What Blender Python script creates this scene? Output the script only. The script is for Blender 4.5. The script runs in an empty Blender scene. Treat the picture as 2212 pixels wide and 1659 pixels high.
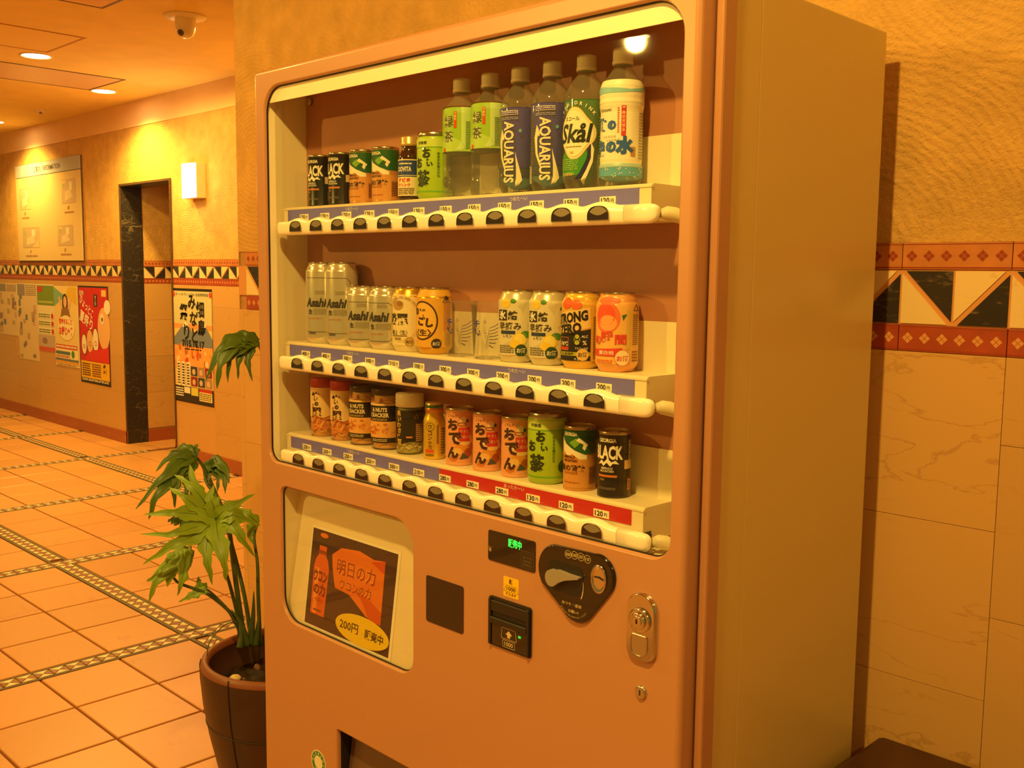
import bpy, bmesh, math, random
from mathutils import Vector, Matrix
from mathutils.geometry import tessellate_polygon
random.seed(7)
PI = math.pi
SC = bpy.context.scene
COL = SC.collection

# ------------------------------------------------------------------ camera
CP = Vector((1.9235, -1.1610, 1.4163)); FPX = 2177.23
_yaw, _pit, _rol = math.radians(-44.6946), math.radians(-6.3071), math.radians(0.6038)
FW = Vector((math.sin(_yaw)*math.cos(_pit), math.cos(_yaw)*math.cos(_pit), math.sin(_pit)))
_r0 = Vector((math.cos(_yaw), -math.sin(_yaw), 0)); _u0 = _r0.cross(FW)
RT = _r0*math.cos(_rol) + _u0*math.sin(_rol); UP = -_r0*math.sin(_rol) + _u0*math.cos(_rol)
cam = bpy.data.cameras.new('camera'); cam.sensor_width = 36; cam.lens = FPX/2212*36
cam.clip_start = 0.02; cam.clip_end = 60
camo = bpy.data.objects.new('camera', cam); COL.objects.link(camo)
_m = Matrix((RT, UP, -FW)).transposed().to_4x4(); _m.translation = CP
camo.matrix_world = _m
SC.camera = camo
def at(px, py, w):
    """photo pixel -> point at distance w along the optical axis"""
    return CP + (FW + RT*((px-1106)/FPX) - UP*((py-829.5)/FPX))*w
def pxof(P):
    d = Vector(P)-CP; w = d.dot(FW)
    if w < 0.05: return (-9999, -9999, w)
    return (1106+FPX*d.dot(RT)/w, 829.5-FPX*d.dot(UP)/w, w)

# ------------------------------------------------------------------ light, world, exposure
LAMP = (1.0, 0.64, 0.12)
W_ = bpy.data.worlds.new('lobby_air'); SC.world = W_; W_.use_nodes = True
W_.node_tree.nodes['Background'].inputs[0].default_value = (1.0, 0.64, 0.12, 1)
W_.node_tree.nodes['Background'].inputs[1].default_value = 0.20
SC.view_settings.view_transform = 'Standard'; SC.view_settings.look = 'None'
SC.view_settings.gamma = 1.0; SC.view_settings.use_curve_mapping = False
SC.view_settings.exposure = 0.56
CEIL = 2.69
# recessed ceiling lamps of the lobby: x, y, watts
DOWNLIGHTS = [(-4.55, 1.26, 58), (-5.45, 2.06, 92), (-7.72, 2.06, 92), (1.25, -1.0, 100), (-1.75, -0.95, 40),
              (-1.56, -3.22, 190), (-3.9, -0.9, 46), (-3.2, 2.06, 40), (3.4, -1.0, 36)]

# ------------------------------------------------------------------ materials
MATS = {}
def lin(c): 
    return tuple((v/12.92 if v <= .04045 else ((v+.055)/1.055)**2.4) for v in (x/255 for x in c))
def M(name, rgb, rough=.5, metal=0., var=0.0, vscale=40., bump=0., bscale=200., coat=0., emit=0., ecol=None, spec=.5, rnd=0.):
    if name in MATS: return MATS[name]
    m = bpy.data.materials.new(name); m.use_nodes = True; nt = m.node_tree; b = nt.nodes['Principled BSDF']
    c = lin(rgb)
    b.inputs['Base Color'].default_value = (*c, 1); b.inputs['Roughness'].default_value = rough
    b.inputs['Metallic'].default_value = metal; b.inputs['Coat Weight'].default_value = coat
    b.inputs['Specular IOR Level'].default_value = spec
    if emit:
        b.inputs['Emission Color'].default_value = (*(ecol or c), 1); b.inputs['Emission Strength'].default_value = emit
    src = None
    if var or bump or rnd:
        tc = nt.nodes.new('ShaderNodeTexCoord')
    if var:
        n = nt.nodes.new('ShaderNodeTexNoise'); n.inputs['Scale'].default_value = vscale; n.inputs['Detail'].default_value = 4
        nt.links.new(tc.outputs['Object'], n.inputs['Vector'])
        mr = nt.nodes.new('ShaderNodeMapRange'); mr.inputs[1].default_value = .3; mr.inputs[2].default_value = .7
        mr.inputs[3].default_value = 1-var; mr.inputs[4].default_value = 1+var*.6
        nt.links.new(n.outputs[0], mr.inputs[0]); src = mr.outputs[0]
    if rnd:
        oi = nt.nodes.new('ShaderNodeObjectInfo'); m2 = nt.nodes.new('ShaderNodeMapRange')
        m2.inputs[3].default_value = 1-rnd; m2.inputs[4].default_value = 1+rnd*.7
        nt.links.new(oi.outputs['Random'], m2.inputs[0])
        if src:
            mu = nt.nodes.new('ShaderNodeMath'); mu.operation = 'MULTIPLY'
            nt.links.new(src, mu.inputs[0]); nt.links.new(m2.outputs[0], mu.inputs[1]); src = mu.outputs[0]
        else: src = m2.outputs[0]
    if src:
        vm = nt.nodes.new('ShaderNodeVectorMath'); vm.operation = 'SCALE'; vm.inputs[0].default_value = c
        nt.links.new(src, vm.inputs['Scale']); nt.links.new(vm.outputs[0], b.inputs['Base Color'])
    if bump:
        n = nt.nodes.new('ShaderNodeTexNoise'); n.inputs['Scale'].default_value = bscale; n.inputs['Detail'].default_value = 3
        nt.links.new(tc.outputs['Object'], n.inputs['Vector'])
        bp = nt.nodes.new('ShaderNodeBump'); bp.inputs['Strength'].default_value = bump; bp.inputs['Distance'].default_value = .002
        nt.links.new(n.outputs[0], bp.inputs['Height']); nt.links.new(bp.outputs[0], b.inputs['Normal'])
    MATS[name] = m; return m
def PR(rgb, rough=.45):               # printing ink
    return M('ink_%02x%02x%02x' % rgb, rgb, rough)
def thin_glass(name, tint, ior=1.45, rough=.02, body=0., bodycol=(200, 200, 190)):
    """thin clear sheet: transmits straight through, reflects by Fresnel"""
    if name in MATS: return MATS[name]
    m = bpy.data.materials.new(name); m.use_nodes = True; nt = m.node_tree; nt.nodes.clear()
    o = nt.nodes.new('ShaderNodeOutputMaterial'); t = nt.nodes.new('ShaderNodeBsdfTransparent'); g = nt.nodes.new('ShaderNodeBsdfGlossy')
    fr = nt.nodes.new('ShaderNodeFresnel'); mx = nt.nodes.new('ShaderNodeMixShader')
    t.inputs[0].default_value = (*lin(tint), 1); g.inputs['Roughness'].default_value = rough; ge = nt.nodes.new('ShaderNodeNewGeometry'); mp = nt.nodes.new('ShaderNodeMapRange'); mp.inputs[3].default_value = ior; mp.inputs[4].default_value = 1/ior
    nt.links.new(ge.outputs['Backfacing'], mp.inputs[0]); nt.links.new(mp.outputs[0], fr.inputs[0])      # same reflectance on both sides of the sheet
    nt.links.new(fr.outputs[0], mx.inputs[0]); last = t.outputs[0]
    if body:
        d = nt.nodes.new('ShaderNodeBsdfDiffuse'); d.inputs[0].default_value = (*lin(bodycol), 1)
        m0 = nt.nodes.new('ShaderNodeMixShader'); m0.inputs[0].default_value = body
        nt.links.new(t.outputs[0], m0.inputs[1]); nt.links.new(d.outputs[0], m0.inputs[2]); last = m0.outputs[0]
    nt.links.new(last, mx.inputs[1]); nt.links.new(g.outputs[0], mx.inputs[2])
    nt.links.new(mx.outputs[0], o.inputs[0]); MATS[name] = m; return m
def plaster(name, rgb):
    m = bpy.data.materials.new(name); m.use_nodes = True; nt = m.node_tree; N = nt.nodes.new; L = nt.links.new
    b = nt.nodes['Principled BSDF']; b.inputs['Roughness'].default_value = .9; b.inputs['Specular IOR Level'].default_value = .15
    tc = N('ShaderNodeTexCoord')
    v = N('ShaderNodeTexVoronoi'); v.inputs['Scale'].default_value = 1.7; L(tc.outputs['Object'], v.inputs['Vector'])
    n1 = N('ShaderNodeTexNoise'); n1.inputs['Scale'].default_value = 14; n1.inputs['Detail'].default_value = 5; L(tc.outputs['Object'], n1.inputs['Vector'])
    n2 = N('ShaderNodeTexNoise'); n2.inputs['Scale'].default_value = 75; n2.inputs['Detail'].default_value = 6; n2.inputs['Roughness'].default_value = .7; L(tc.outputs['Object'], n2.inputs['Vector'])
    ma = N('ShaderNodeMath'); ma.operation = 'MULTIPLY'; ma.inputs[1].default_value = 260; L(v.outputs['Distance'], ma.inputs[0])
    wob = N('ShaderNodeMath'); wob.operation = 'MULTIPLY_ADD'; wob.inputs[1].default_value = 14; L(n1.outputs[0], wob.inputs[0]); L(ma.outputs[0], wob.inputs[2])
    si = N('ShaderNodeMath'); si.operation = 'SINE'; L(wob.outputs[0], si.inputs[0])
    amp = N('ShaderNodeMath'); amp.operation = 'MULTIPLY'; amp.inputs[1].default_value = .07; L(si.outputs[0], amp.inputs[0])
    ad = N('ShaderNodeMath'); ad.operation = 'ADD'; L(amp.outputs[0], ad.inputs[0]); L(n2.outputs[0], ad.inputs[1])
    bp = N('ShaderNodeBump'); bp.inputs['Strength'].default_value = .9; bp.inputs['Distance'].default_value = .011
    L(ad.outputs[0], bp.inputs['Height']); L(bp.outputs[0], b.inputs['Normal'])
    mr = N('ShaderNodeMapRange'); mr.inputs[1].default_value = .3; mr.inputs[2].default_value = .7; mr.inputs[3].default_value = .86; mr.inputs[4].default_value = 1.08
    L(n1.outputs[0], mr.inputs[0])
    vm = N('ShaderNodeVectorMath'); vm.operation = 'SCALE'; vm.inputs[0].default_value = lin(rgb); L(mr.outputs[0], vm.inputs['Scale'])
    L(vm.outputs[0], b.inputs['Base Color']); MATS[name] = m; return m
def marble(name, base, vein, vs=3., rough=.25, amount=.5, rnd=.06, fleck=None):
    m = bpy.data.materials.new(name); m.use_nodes = True; nt = m.node_tree; N = nt.nodes.new; L = nt.links.new
    b = nt.nodes['Principled BSDF']; b.inputs['Roughness'].default_value = rough
    tc = N('ShaderNodeTexCoord'); oi = N('ShaderNodeObjectInfo')
    of = N('ShaderNodeVectorMath'); of.operation = 'MULTIPLY_ADD'; of.inputs[1].default_value = (7, 7, 7)
    cx = N('ShaderNodeCombineXYZ'); L(oi.outputs['Random'], cx.inputs[0]); L(oi.outputs['Random'], cx.inputs[1]); L(oi.outputs['Random'], cx.inputs[2])
    L(cx.outputs[0], of.inputs[0]); 
    st = N('ShaderNodeVectorMath'); st.operation = 'MULTIPLY'; st.inputs[1].default_value = (.6, 1, 2.2); L(tc.outputs['Object'], st.inputs[0])
    L(st.outputs[0], of.inputs[2])
    n = N('ShaderNodeTexNoise'); n.inputs['Scale'].default_value = vs; n.inputs['Detail'].default_value = 7; n.inputs['Distortion'].default_value = .6; L(of.outputs[0], n.inputs['Vector'])
    a = N('ShaderNodeMath'); a.operation = 'SUBTRACT'; a.inputs[1].default_value = .5; L(n.outputs[0], a.inputs[0])
    ab = N('ShaderNodeMath'); ab.operation = 'ABSOLUTE'; L(a.outputs[0], ab.inputs[0])
    mr = N('ShaderNodeMapRange'); mr.inputs[1].default_value = 0; mr.inputs[2].default_value = .012; mr.inputs[3].default_value = amount; mr.inputs[4].default_value = 0; L(ab.outputs[0], mr.inputs[0])
    n3 = N('ShaderNodeTexNoise'); n3.inputs['Scale'].default_value = vs*.6; L(of.outputs[0], n3.inputs['Vector'])
    m3 = N('ShaderNodeMapRange'); m3.inputs[1].default_value = .45; m3.inputs[2].default_value = .62; L(n3.outputs[0], m3.inputs[0])
    mu = N('ShaderNodeMath'); mu.operation = 'MULTIPLY'; L(mr.outputs[0], mu.inputs[0]); L(m3.outputs[0], mu.inputs[1])
    mx = N('ShaderNodeMix'); mx.data_type = 'RGBA'; mx.inputs['A'].default_value = (*lin(base), 1); mx.inputs['B'].default_value = (*lin(vein), 1); L(mu.outputs[0], mx.inputs['Factor'])
    out = mx.outputs['Result']
    if fleck:
        v = N('ShaderNodeTexNoise'); v.inputs['Scale'].default_value = fleck[1]; v.inputs['Detail'].default_value = 8; v.inputs['Roughness'].default_value = .75; L(of.outputs[0], v.inputs['Vector'])
        mf = N('ShaderNodeMapRange'); mf.inputs[1].default_value = fleck[2]; mf.inputs[2].default_value = fleck[2]+.12; L(v.outputs[0], mf.inputs[0])
        m4 = N('ShaderNodeMix'); m4.data_type = 'RGBA'; m4.inputs['B'].default_value = (*lin(fleck[0]), 1); L(out, m4.inputs['A']); L(mf.outputs[0], m4.inputs['Factor']); out = m4.outputs['Result']
    m2 = N('ShaderNodeMapRange'); m2.inputs[3].default_value = 1-rnd; m2.inputs[4].default_value = 1+rnd; L(oi.outputs['Random'], m2.inputs[0])
    sc = N('ShaderNodeVectorMath'); sc.operation = 'SCALE'; L(out, sc.inputs[0]); L(m2.outputs[0], sc.inputs['Scale'])
    L(sc.outputs[0], b.inputs['Base Color']); MATS[name] = m; return m

plaster('plaster', (226, 178, 104))
marble('cream_marble', (208, 162, 100), (146, 92, 46), 5.5, .3, .38, .05)
marble('cream_marble_tile', (236, 206, 150), (205, 165, 105), 9, .3, .4, .05)
marble('dark_marble', (50, 44, 42), (170, 150, 120), 5, .3, .5, .12, ((128, 108, 88), 42, .57))
marble('red_marble', (160, 84, 50), (205, 140, 90), 9, .35, .6, .08)
marble('floor_ceramic', (212, 154, 94), (196, 132, 74), 5, .34, .6, .07)
M('grout', (128, 78, 40), .9, var=.15)
M('mosaic_border', (104, 84, 46), .6, var=.2, vscale=60)
M('mosaic_cream', (246, 226, 178), .35, rnd=.1); M('mosaic_brown', (150, 100, 56), .45, rnd=.15)
M('wall_joint', (176, 128, 78), .9, var=.1)
M('ceiling_paint', (238, 208, 118), .9, var=.05, vscale=6)
M('fascia_paint', (240, 202, 146), .85, var=.04, vscale=6)
M('border_orange', (196, 122, 66), .4, var=.14, vscale=30); M('border_red', (168, 72, 42), .4, var=.18, vscale=30)
M('border_gold', (214, 150, 92), .4); M('border_dark_red', (150, 60, 36), .4)
M('pink_enamel', (186, 134, 98), .34, bump=.05, bscale=900, coat=.15)
M('beige_enamel', (214, 188, 122), .24, bump=.02, bscale=900)
M('cream_plastic', (240, 226, 196), .45); M('white_gloss', (246, 238, 216), .2, coat=.6)
M('brown_backing', (184, 124, 98), .55, var=.06, vscale=14)
M('seam_black', (30, 22, 18), .6); M('black_gloss', (18, 16, 16), .12, coat=.5); M('black_plastic', (34, 29, 28), .38, bump=.1, bscale=1500)
M('dark_panel', (52, 36, 32), .3, var=.08, vscale=60)
M('chrome', (200, 196, 190), .12, 1.0); M('brushed_steel', (190, 186, 178), .3, 1.0); M('grey_plastic', (150, 140, 128), .4)
M('button_dark', (44, 30, 26), .15, coat=.4); M('button_reflection', (128, 118, 96), .25)
M('label_blue', (122, 116, 220), .5, var=.03); M('label_red', (200, 34, 40), .5)
M('led_green', (20, 255, 60), .5, emit=1.5, ecol=(.02, 1.0, .06)); M('led_green_dim', (30, 200, 60), .4, emit=.35, ecol=(.02, 1.0, .06))
M('tag_cream', (246, 234, 206), .5); M('ink_black', (26, 22, 22), .5); M('ink_white', (245, 240, 228), .45)
M('aluminium', (228, 220, 204), .24, .6); M('steel_rim', (190, 178, 160), .25, 1.0); M('can_bottom', (205, 190, 160), .35, .6)
M('cap_cream', (240, 232, 214), .4)
M('pot_brown', (60, 34, 28), .42, var=.25, vscale=9); M('pot_rim', (130, 74, 48), .45, var=.15, vscale=12)
M('soil', (52, 38, 28), .95, var=.5, vscale=60, bump=.8, bscale=80); M('bark', (120, 84, 54), .9, var=.3, vscale=60)
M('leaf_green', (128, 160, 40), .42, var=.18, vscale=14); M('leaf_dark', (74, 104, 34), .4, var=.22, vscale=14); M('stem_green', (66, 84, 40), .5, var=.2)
M('bench_brown', (66, 36, 26), .4, var=.25, vscale=20); M('dark_wood', (40, 26, 20), .5)
M('lamp_glow', (255, 240, 210), .5, emit=26, ecol=(1.0, .72, .34)); M('sconce_glow', (255, 246, 225), .5, emit=3.0, ecol=(1.0, .86, .58))
M('lamp_ring', (240, 215, 170), .5); M('sconce_box', (244, 224, 186), .5)
M('dark_jamb_trim', (92, 66, 40), .4, var=.2)
glassM = thin_glass('window_glass', (250, 250, 246), 1.28)
petM = thin_glass('clear_plastic', (251, 251, 248), 1.4, .05, .10, (236, 230, 208))
cupM = thin_glass('cup_glass', (252, 252, 250), 1.42, .03, .05, (236, 230, 210))

# ------------------------------------------------------------------ geometry helpers
class MB:
    def __init__(s): s.v = []; s.f = []; s.m = []; s.sm = []; s.mats = []
    def mi(s, mat):
        mat = MATS[mat] if isinstance(mat, str) else mat
        if mat not in s.mats: s.mats.append(mat)
        return s.mats.index(mat)
    def add(s, V, F, mat, smooth=False):
        o = len(s.v); k = s.mi(mat); s.v += [tuple(p) for p in V]
        for f in F: s.f.append(tuple(i+o for i in f)); s.m.append(k); s.sm.append(smooth)
        return s
    def box(s, x0, x1, y0, y1, z0, z1, mat, bev=0., axis='z'):
        if bev <= 0:
            V = [(x, y, z) for x in (x0, x1) for y in (y0, y1) for z in (z0, z1)]
            F = [(0, 1, 3, 2), (4, 6, 7, 5), (0, 4, 5, 1), (2, 3, 7, 6), (0, 2, 6, 4), (1, 5, 7, 3)]
            return s.add(V, F, mat)
        bm = bmesh.new(); bmesh.ops.create_cube(bm, size=1)
        for v in bm.verts: v.co = Vector(((x0+x1)/2+v.co.x*(x1-x0), (y0+y1)/2+v.co.y*(y1-y0), (z0+z1)/2+v.co.z*(z1-z0)))
        bmesh.ops.bevel(bm, geom=list(bm.edges), offset=bev, segments=2, affect='EDGES', profile=.5)
        bm.verts.index_update(); s.add([v.co for v in bm.verts], [[v.index for v in f.verts] for f in bm.faces], mat, False); bm.free(); return s
    def loft(s, rings, mat, closed=True, cap0=False, cap1=False, smooth=True):
        n = len(rings[0]); V = [p for r in rings for p in r]; F = []
        for i in range(len(rings)-1):
            for j in range(n if closed else n-1):
                k = (j+1) % n; F.append((i*n+j, i*n+k, (i+1)*n+k, (i+1)*n+j))
        s.add(V, F, mat, smooth)
        if cap0: s.add(rings[0], [tuple(range(n-1, -1, -1))], mat)
        if cap1: s.add(rings[-1], [tuple(range(n))], mat)
        return s
    def lathe(s, prof, mat, seg=40, c=(0, 0), z0=0., smooth=True):
        rings = [[(c[0]+r*math.cos(2*PI*j/seg), c[1]+r*math.sin(2*PI*j/seg), z0+z) for j in range(seg)] for r, z in prof]
        return s.loft(rings, mat, smooth=smooth)
    def tube(s, path, rad, mat, seg=10, caps=True, squash=None):
        P = [Vector(p) for p in path]; R = rad if isinstance(rad, (list, tuple)) else [rad]*len(P); rings = []; up = None
        for i, p in enumerate(P):
            t = (P[min(i+1, len(P)-1)]-P[max(i-1, 0)]).normalized()
            if up is None: up = Vector((0, 0, 1)) if abs(t.z) < .9 else Vector((1, 0, 0))
            a = t.cross(up).normalized(); b = a.cross(t).normalized(); up = b
            sq = squash or 1
            rings.append([p+(a*math.cos(2*PI*j/seg)+b*math.sin(2*PI*j/seg)*sq)*R[i] for j in range(seg)])
        return s.loft(rings, mat, cap0=caps, cap1=caps)
    def prism(s, pts, y0, y1, mat, side=None, smooth_side=False):
        """pts (x,z) counter-clockwise seen from -y; front at y0, back at y1"""
        n = len(pts); tri = tessellate_polygon([[Vector((p[0], p[1], 0)) for p in pts]])
        s.add([(x, y0, z) for x, z in pts], tri, mat)
        s.loft([[(x, y0, z) for x, z in pts], [(x, y1, z) for x, z in pts]], side or mat, smooth=smooth_side)
        s.add([(x, y1, z) for x, z in pts], [t[::-1] for t in tri], side or mat); return s
    def mesh(s, name):
        me = bpy.data.meshes.new(name); me.from_pydata(s.v, [], s.f)
        for mt in s.mats: me.materials.append(mt)
        me.polygons.foreach_set('material_index', s.m); me.polygons.foreach_set('use_smooth', s.sm)
        bm = bmesh.new(); bm.from_mesh(me)
        bmesh.ops.remove_doubles(bm, verts=bm.verts, dist=1e-6) if len(bm.verts) < 3000 else None
        if len(bm.verts) < 6000: bmesh.ops.recalc_face_normals(bm, faces=bm.faces)
        bm.to_mesh(me); bm.free(); me.update(); return me
    def build(s, name, parent=None, loc=None, **kw): return obj(name, s.mesh(name), parent, loc, **kw)
def obj(name, me, parent=None, loc=None, rz=0., label=None, cat=None, group=None, kind=None):
    o = bpy.data.objects.new(name, me); COL.objects.link(o)
    if parent: o.parent = parent
    if loc: o.location = loc
    if rz: o.rotation_euler.z = rz
    if label: o['label'] = label
    if cat: o['category'] = cat
    if group: o['group'] = group
    if kind: o['kind'] = kind
    return o
def thing(name, label, cat, loc=(0, 0, 0), rz=0., group=None): return obj(name, None, None, loc, rz, label, cat, group)
def copy_tree(o, parent=None):
    c = o.copy(); COL.objects.link(c); c.parent = parent
    for ch in list(o.children): copy_tree(ch, c)
    return c
def rrect(x0, x1, z0, z1, r, seg=8):
    """rounded rectangle, r may be 4 radii (bl, br, tr, tl); counter-clockwise"""
    R = r if isinstance(r, (list, tuple)) else [r]*4; P = []
    for (cx, cz, a0), q in zip(((x0+R[0], z0+R[0], PI), (x1-R[1], z0+R[1], 1.5*PI), (x1-R[2], z1-R[2], 0), (x0+R[3], z1-R[3], .5*PI)), R):
        for k in range(seg+1): a = a0+.5*PI*k/seg; P.append((cx+q*math.cos(a), cz+q*math.sin(a)))
    return P
def circ(cx, cz, rx, rz=None, n=28): rz = rz or rx; return [(cx+rx*math.cos(2*PI*k/n), cz+rz*math.sin(2*PI*k/n)) for k in range(n)]

_TX = {}
def text_geo(t, bold=0., res=2):
    k = (t, bold, res)
    if k in _TX: return _TX[k]
    c = bpy.data.curves.new('txt', 'FONT'); c.body = t; c.size = 1; c.offset = bold; c.resolution_u = res; c.fill_mode = 'BOTH'
    o = bpy.data.objects.new('txt', c); COL.objects.link(o); dg = bpy.context.evaluated_depsgraph_get()
    e = o.evaluated_get(dg); me = e.to_mesh(); V = [(v.co.x, v.co.y) for v in me.vertices]; F = [tuple(p.vertices) for p in me.polygons]
    e.to_mesh_clear(); bpy.data.objects.remove(o); bpy.data.curves.remove(c)
    x0 = min(v[0] for v in V); x1 = max(v[0] for v in V); y0 = min(v[1] for v in V); y1 = max(v[1] for v in V)
    _TX[k] = ([(x-x0, y-y0) for x, y in V], F, x1-x0, y1-y0); return _TX[k]
class Art:
    """flat artwork in millimetres; every item sits on its own thin layer"""
    def __init__(s): s.it = []
    def poly(s, P, mat, layer=1):
        V = [Vector((p[0], p[1], 0)) for p in P]; F = tessellate_polygon([V]); s.it.append(([(p[0], p[1]) for p in P], F, mat, layer)); return s
    def rect(s, x0, x1, y0, y1, mat, layer=1): s.it.append(([(x0, y0), (x1, y0), (x1, y1), (x0, y1)], [(0, 1, 2, 3)], mat, layer)); return s
    def ell(s, cx, cy, rx, ry, mat, layer=1, n=28): return s.poly(circ(cx, cy, rx, ry, n), mat, layer)
    def ring(s, cx, cy, rx, ry, w, mat, layer=1, n=32, a0=0, a1=2*PI):
        A = [a0+(a1-a0)*k/n for k in range(n+1)]; V = [(cx+rx*math.cos(a), cy+ry*math.sin(a)) for a in A]+[(cx+(rx-w)*math.cos(a), cy+(ry-w)*math.sin(a)) for a in A]
        s.it.append((V, [(k, k+1, n+2+k, n+1+k) for k in range(n)], mat, layer)); return s
    def line(s, P, w, mat, layer=1):
        for (a, b), (c, d) in zip(P, P[1:]):
            L = math.hypot(c-a, d-b) or 1; nx, ny = -(d-b)/L*w/2, (c-a)/L*w/2
            s.it.append(([(a+nx, b+ny), (a-nx, b-ny), (c-nx, d-ny), (c+nx, d+ny)], [(0, 1, 2, 3)], mat, layer))
        return s
    def frame(s, x0, x1, y0, y1, w, mat, layer=1): return s.line([(x0, y0), (x1, y0), (x1, y1), (x0, y1), (x0, y0)], w, mat, layer)
    def text(s, t, cx, cy, h, mat, w=None, bold=.012, rot=0., layer=2, shear=0.):
        V, F, tw, th = text_geo(t, bold); sy = h/th; sx = (w/tw) if w else sy
        c, d = math.cos(rot), math.sin(rot); O = []
        for x, y in V:
            x, y = (x-tw/2)*sx, (y-th/2)*sy; x += y*shear; O.append((cx+x*c-y*d, cy+x*d+y*c))
        s.it.append((O, F, mat, layer)); return s
    def vtext(s, t, cx, top, h, mat, w=None, gap=.12, bold=.012, layer=2, dx=0.):
        y = top
        for k, ch in enumerate(t):
            s.text(ch, cx+dx*k, y-h/2, h*(.92 if ch not in '〜いぃ' else .55), mat, None if ch in '〜|' else (w or h)*(.9 if ch not in 'いりつ' else .8), bold, layer=layer); y -= h*(1+gap)
        return s
    def small(s, x0, x1, y0, y1, mat, lines=4, layer=2, seed=0):
        """lines of print too small to read"""
        rr = random.Random(seed+int(x0*7+y0*13)); ph = (y1-y0)/lines
        for k in range(lines):
            y = y1-ph*(k+.5); x = x0
            while x < x1-(x1-x0)*.06:
                ww = min(x1-x, (x1-x0)*rr.uniform(.08, .3)); s.rect(x, x+ww*.86, y-ph*.28, y+ph*.28, mat, layer); x += ww
        return s
    def barcode(s, x0, x1, y0, y1, mat, layer=2):
        rr = random.Random(3); x = x0
        while x < x1: w = rr.uniform(.3, 1.0); s.rect(x, min(x1, x+w), y0, y1, mat, layer); x += w+rr.uniform(.4, 1.0)
        return s
    def flat(s, mb, fn, lift=.0002):
        """fn(u, v, off) -> point"""
        for i, (V, F, mat, l) in enumerate(s.it):
            off = lift*l+lift*.03*(i % 30)           # overlapping prints never share a plane
            mb.add([fn(x*.001, y*.001, off) for x, y in V], F, mat)
        return mb
    def wrap(s, mb, prof, R, du=3.2, dv=None, lift=.00022):
        rz = sorted((z, r) for r, z in prof)
        def rad(z):
            for (z0, r0), (z1, r1) in zip(rz, rz[1:]):
                if z0 <= z <= z1: return r0+(r1-r0)*((z-z0)/(z1-z0) if z1 > z0 else 0)
            return R
        for i_, (V, F, mat, l) in enumerate(s.it):
            us = [p[0] for p in V]; vs = [p[1] for p in V]; bm = bmesh.new(); bv = [bm.verts.new((p[0], p[1], 0)) for p in V]
            for f in F:
                try: bm.faces.new([bv[i] for i in f])
                except ValueError: pass
            def cut(lo, hi, st, ax):
                k = math.floor(lo/st)+1
                while k*st < hi-1e-6:
                    co = [0, 0, 0]; no = [0, 0, 0]; co[ax] = k*st; no[ax] = 1
                    bmesh.ops.bisect_plane(bm, geom=bm.verts[:]+bm.edges[:]+bm.faces[:], plane_co=co, plane_no=no); k += 1
            if max(us)-min(us) > du*.8: cut(min(us), max(us), du, 0)
            if dv and max(vs)-min(vs) > dv*.8: cut(min(vs), max(vs), dv, 1)
            bm.verts.index_update(); P = []
            for v in bm.verts:
                th = v.co.x*.001/R; r = rad(v.co.y*.001)+lift*l+lift*.03*(i_ % 30); P.append((r*math.sin(th), -r*math.cos(th), v.co.y*.001))
            mb.add(P, [[v.index for v in f.verts] for f in bm.faces], mat); bm.free()
        return mb
# ==SETTING==
# ------------------------------------------------------------------ the room
YW, YF = 0.592, 2.40            # wall behind the machine, far wall of the lobby
XC = -1.09                      # outer corner where the near wall ends
X0, X1, Y0 = -10.5, 5.0, -6.5
floor = MB().box(X0, X1, Y0, 6.0, -.12, -.006, 'grout').build('floor', kind='structure')
# ceramic floor tiles in blocks of 4 x 4 between mosaic strips
SX, SY, SW = 1.314, 1.21, .09
xs, ys = [], []                 # tile columns / rows, strip bands
def cells(c0, step, n, lo, hi):
    t = (step-SW)/4; T = []; S = []
    k = math.floor((lo-c0)/step)-1
    while c0+k*step-SW/2 < hi:
        c = c0+k*step; S.append((c-SW/2, c+SW/2))
        for i in range(4): T.append((c+SW/2+i*t, c+SW/2+(i+1)*t))
        k += 1
    return [a for a in T if a[1] > lo and a[0] < hi], [a for a in S if a[1] > lo and a[0] < hi]
TX_, SXs = cells(-1.63, SX, 4, X0, X1)
TY_, SYs = cells(.685, SY, 4, Y0, YF+.8)
def tile_mesh(w, d, name, mat, h=.006, j=.0045, bev=.0025):
    b = MB(); w2, d2 = w/2-j, d/2-j
    top = [(-w2+bev, -d2+bev, 0), (w2-bev, -d2+bev, 0), (w2-bev, d2-bev, 0), (-w2+bev, d2-bev, 0)]
    mid = [(-w2, -d2, -.0018), (w2, -d2, -.0018), (w2, d2, -.0018), (-w2, d2, -.0018)]; bot = [(x, y, -h) for x, y, z in mid]
    b.loft([bot, mid, top], mat, cap1=True, smooth=False); return b.mesh(name)
tw, td = (SX-SW)/4, (SY-SW)/4
tm = tile_mesh(tw, td, 'floor_tile', 'floor_ceramic')
vis, hid = [], []
for a, b in TX_:
    for c, d in TY_:
        cx, cy = (a+b)/2, (c+d)/2
        if cy > YF and not (-6.3 < cx < -4.9): continue
        p = pxof((cx, cy, 0)); sees = -120 < p[0] < 640 and 840 < p[1] < 1800 and p[2] < 9.5
        (vis if sees else hid).append((p[2], cx, cy))
vis.sort(); hid += vis[295:]; vis = vis[:295]
for w, cx, cy in vis: obj('floor_tile', tm, floor, (cx, cy, 0))
rest = MB()
for w, cx, cy in hid:
    w2, d2 = tw/2-.0045, td/2-.0045
    rest.add([(cx-w2, cy-d2, 0), (cx+w2, cy-d2, 0), (cx+w2, cy+d2, 0), (cx-w2, cy+d2, 0)], [(0, 1, 2, 3)], 'floor_ceramic')
rest.build('tile_field', floor, kind='stuff')
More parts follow.
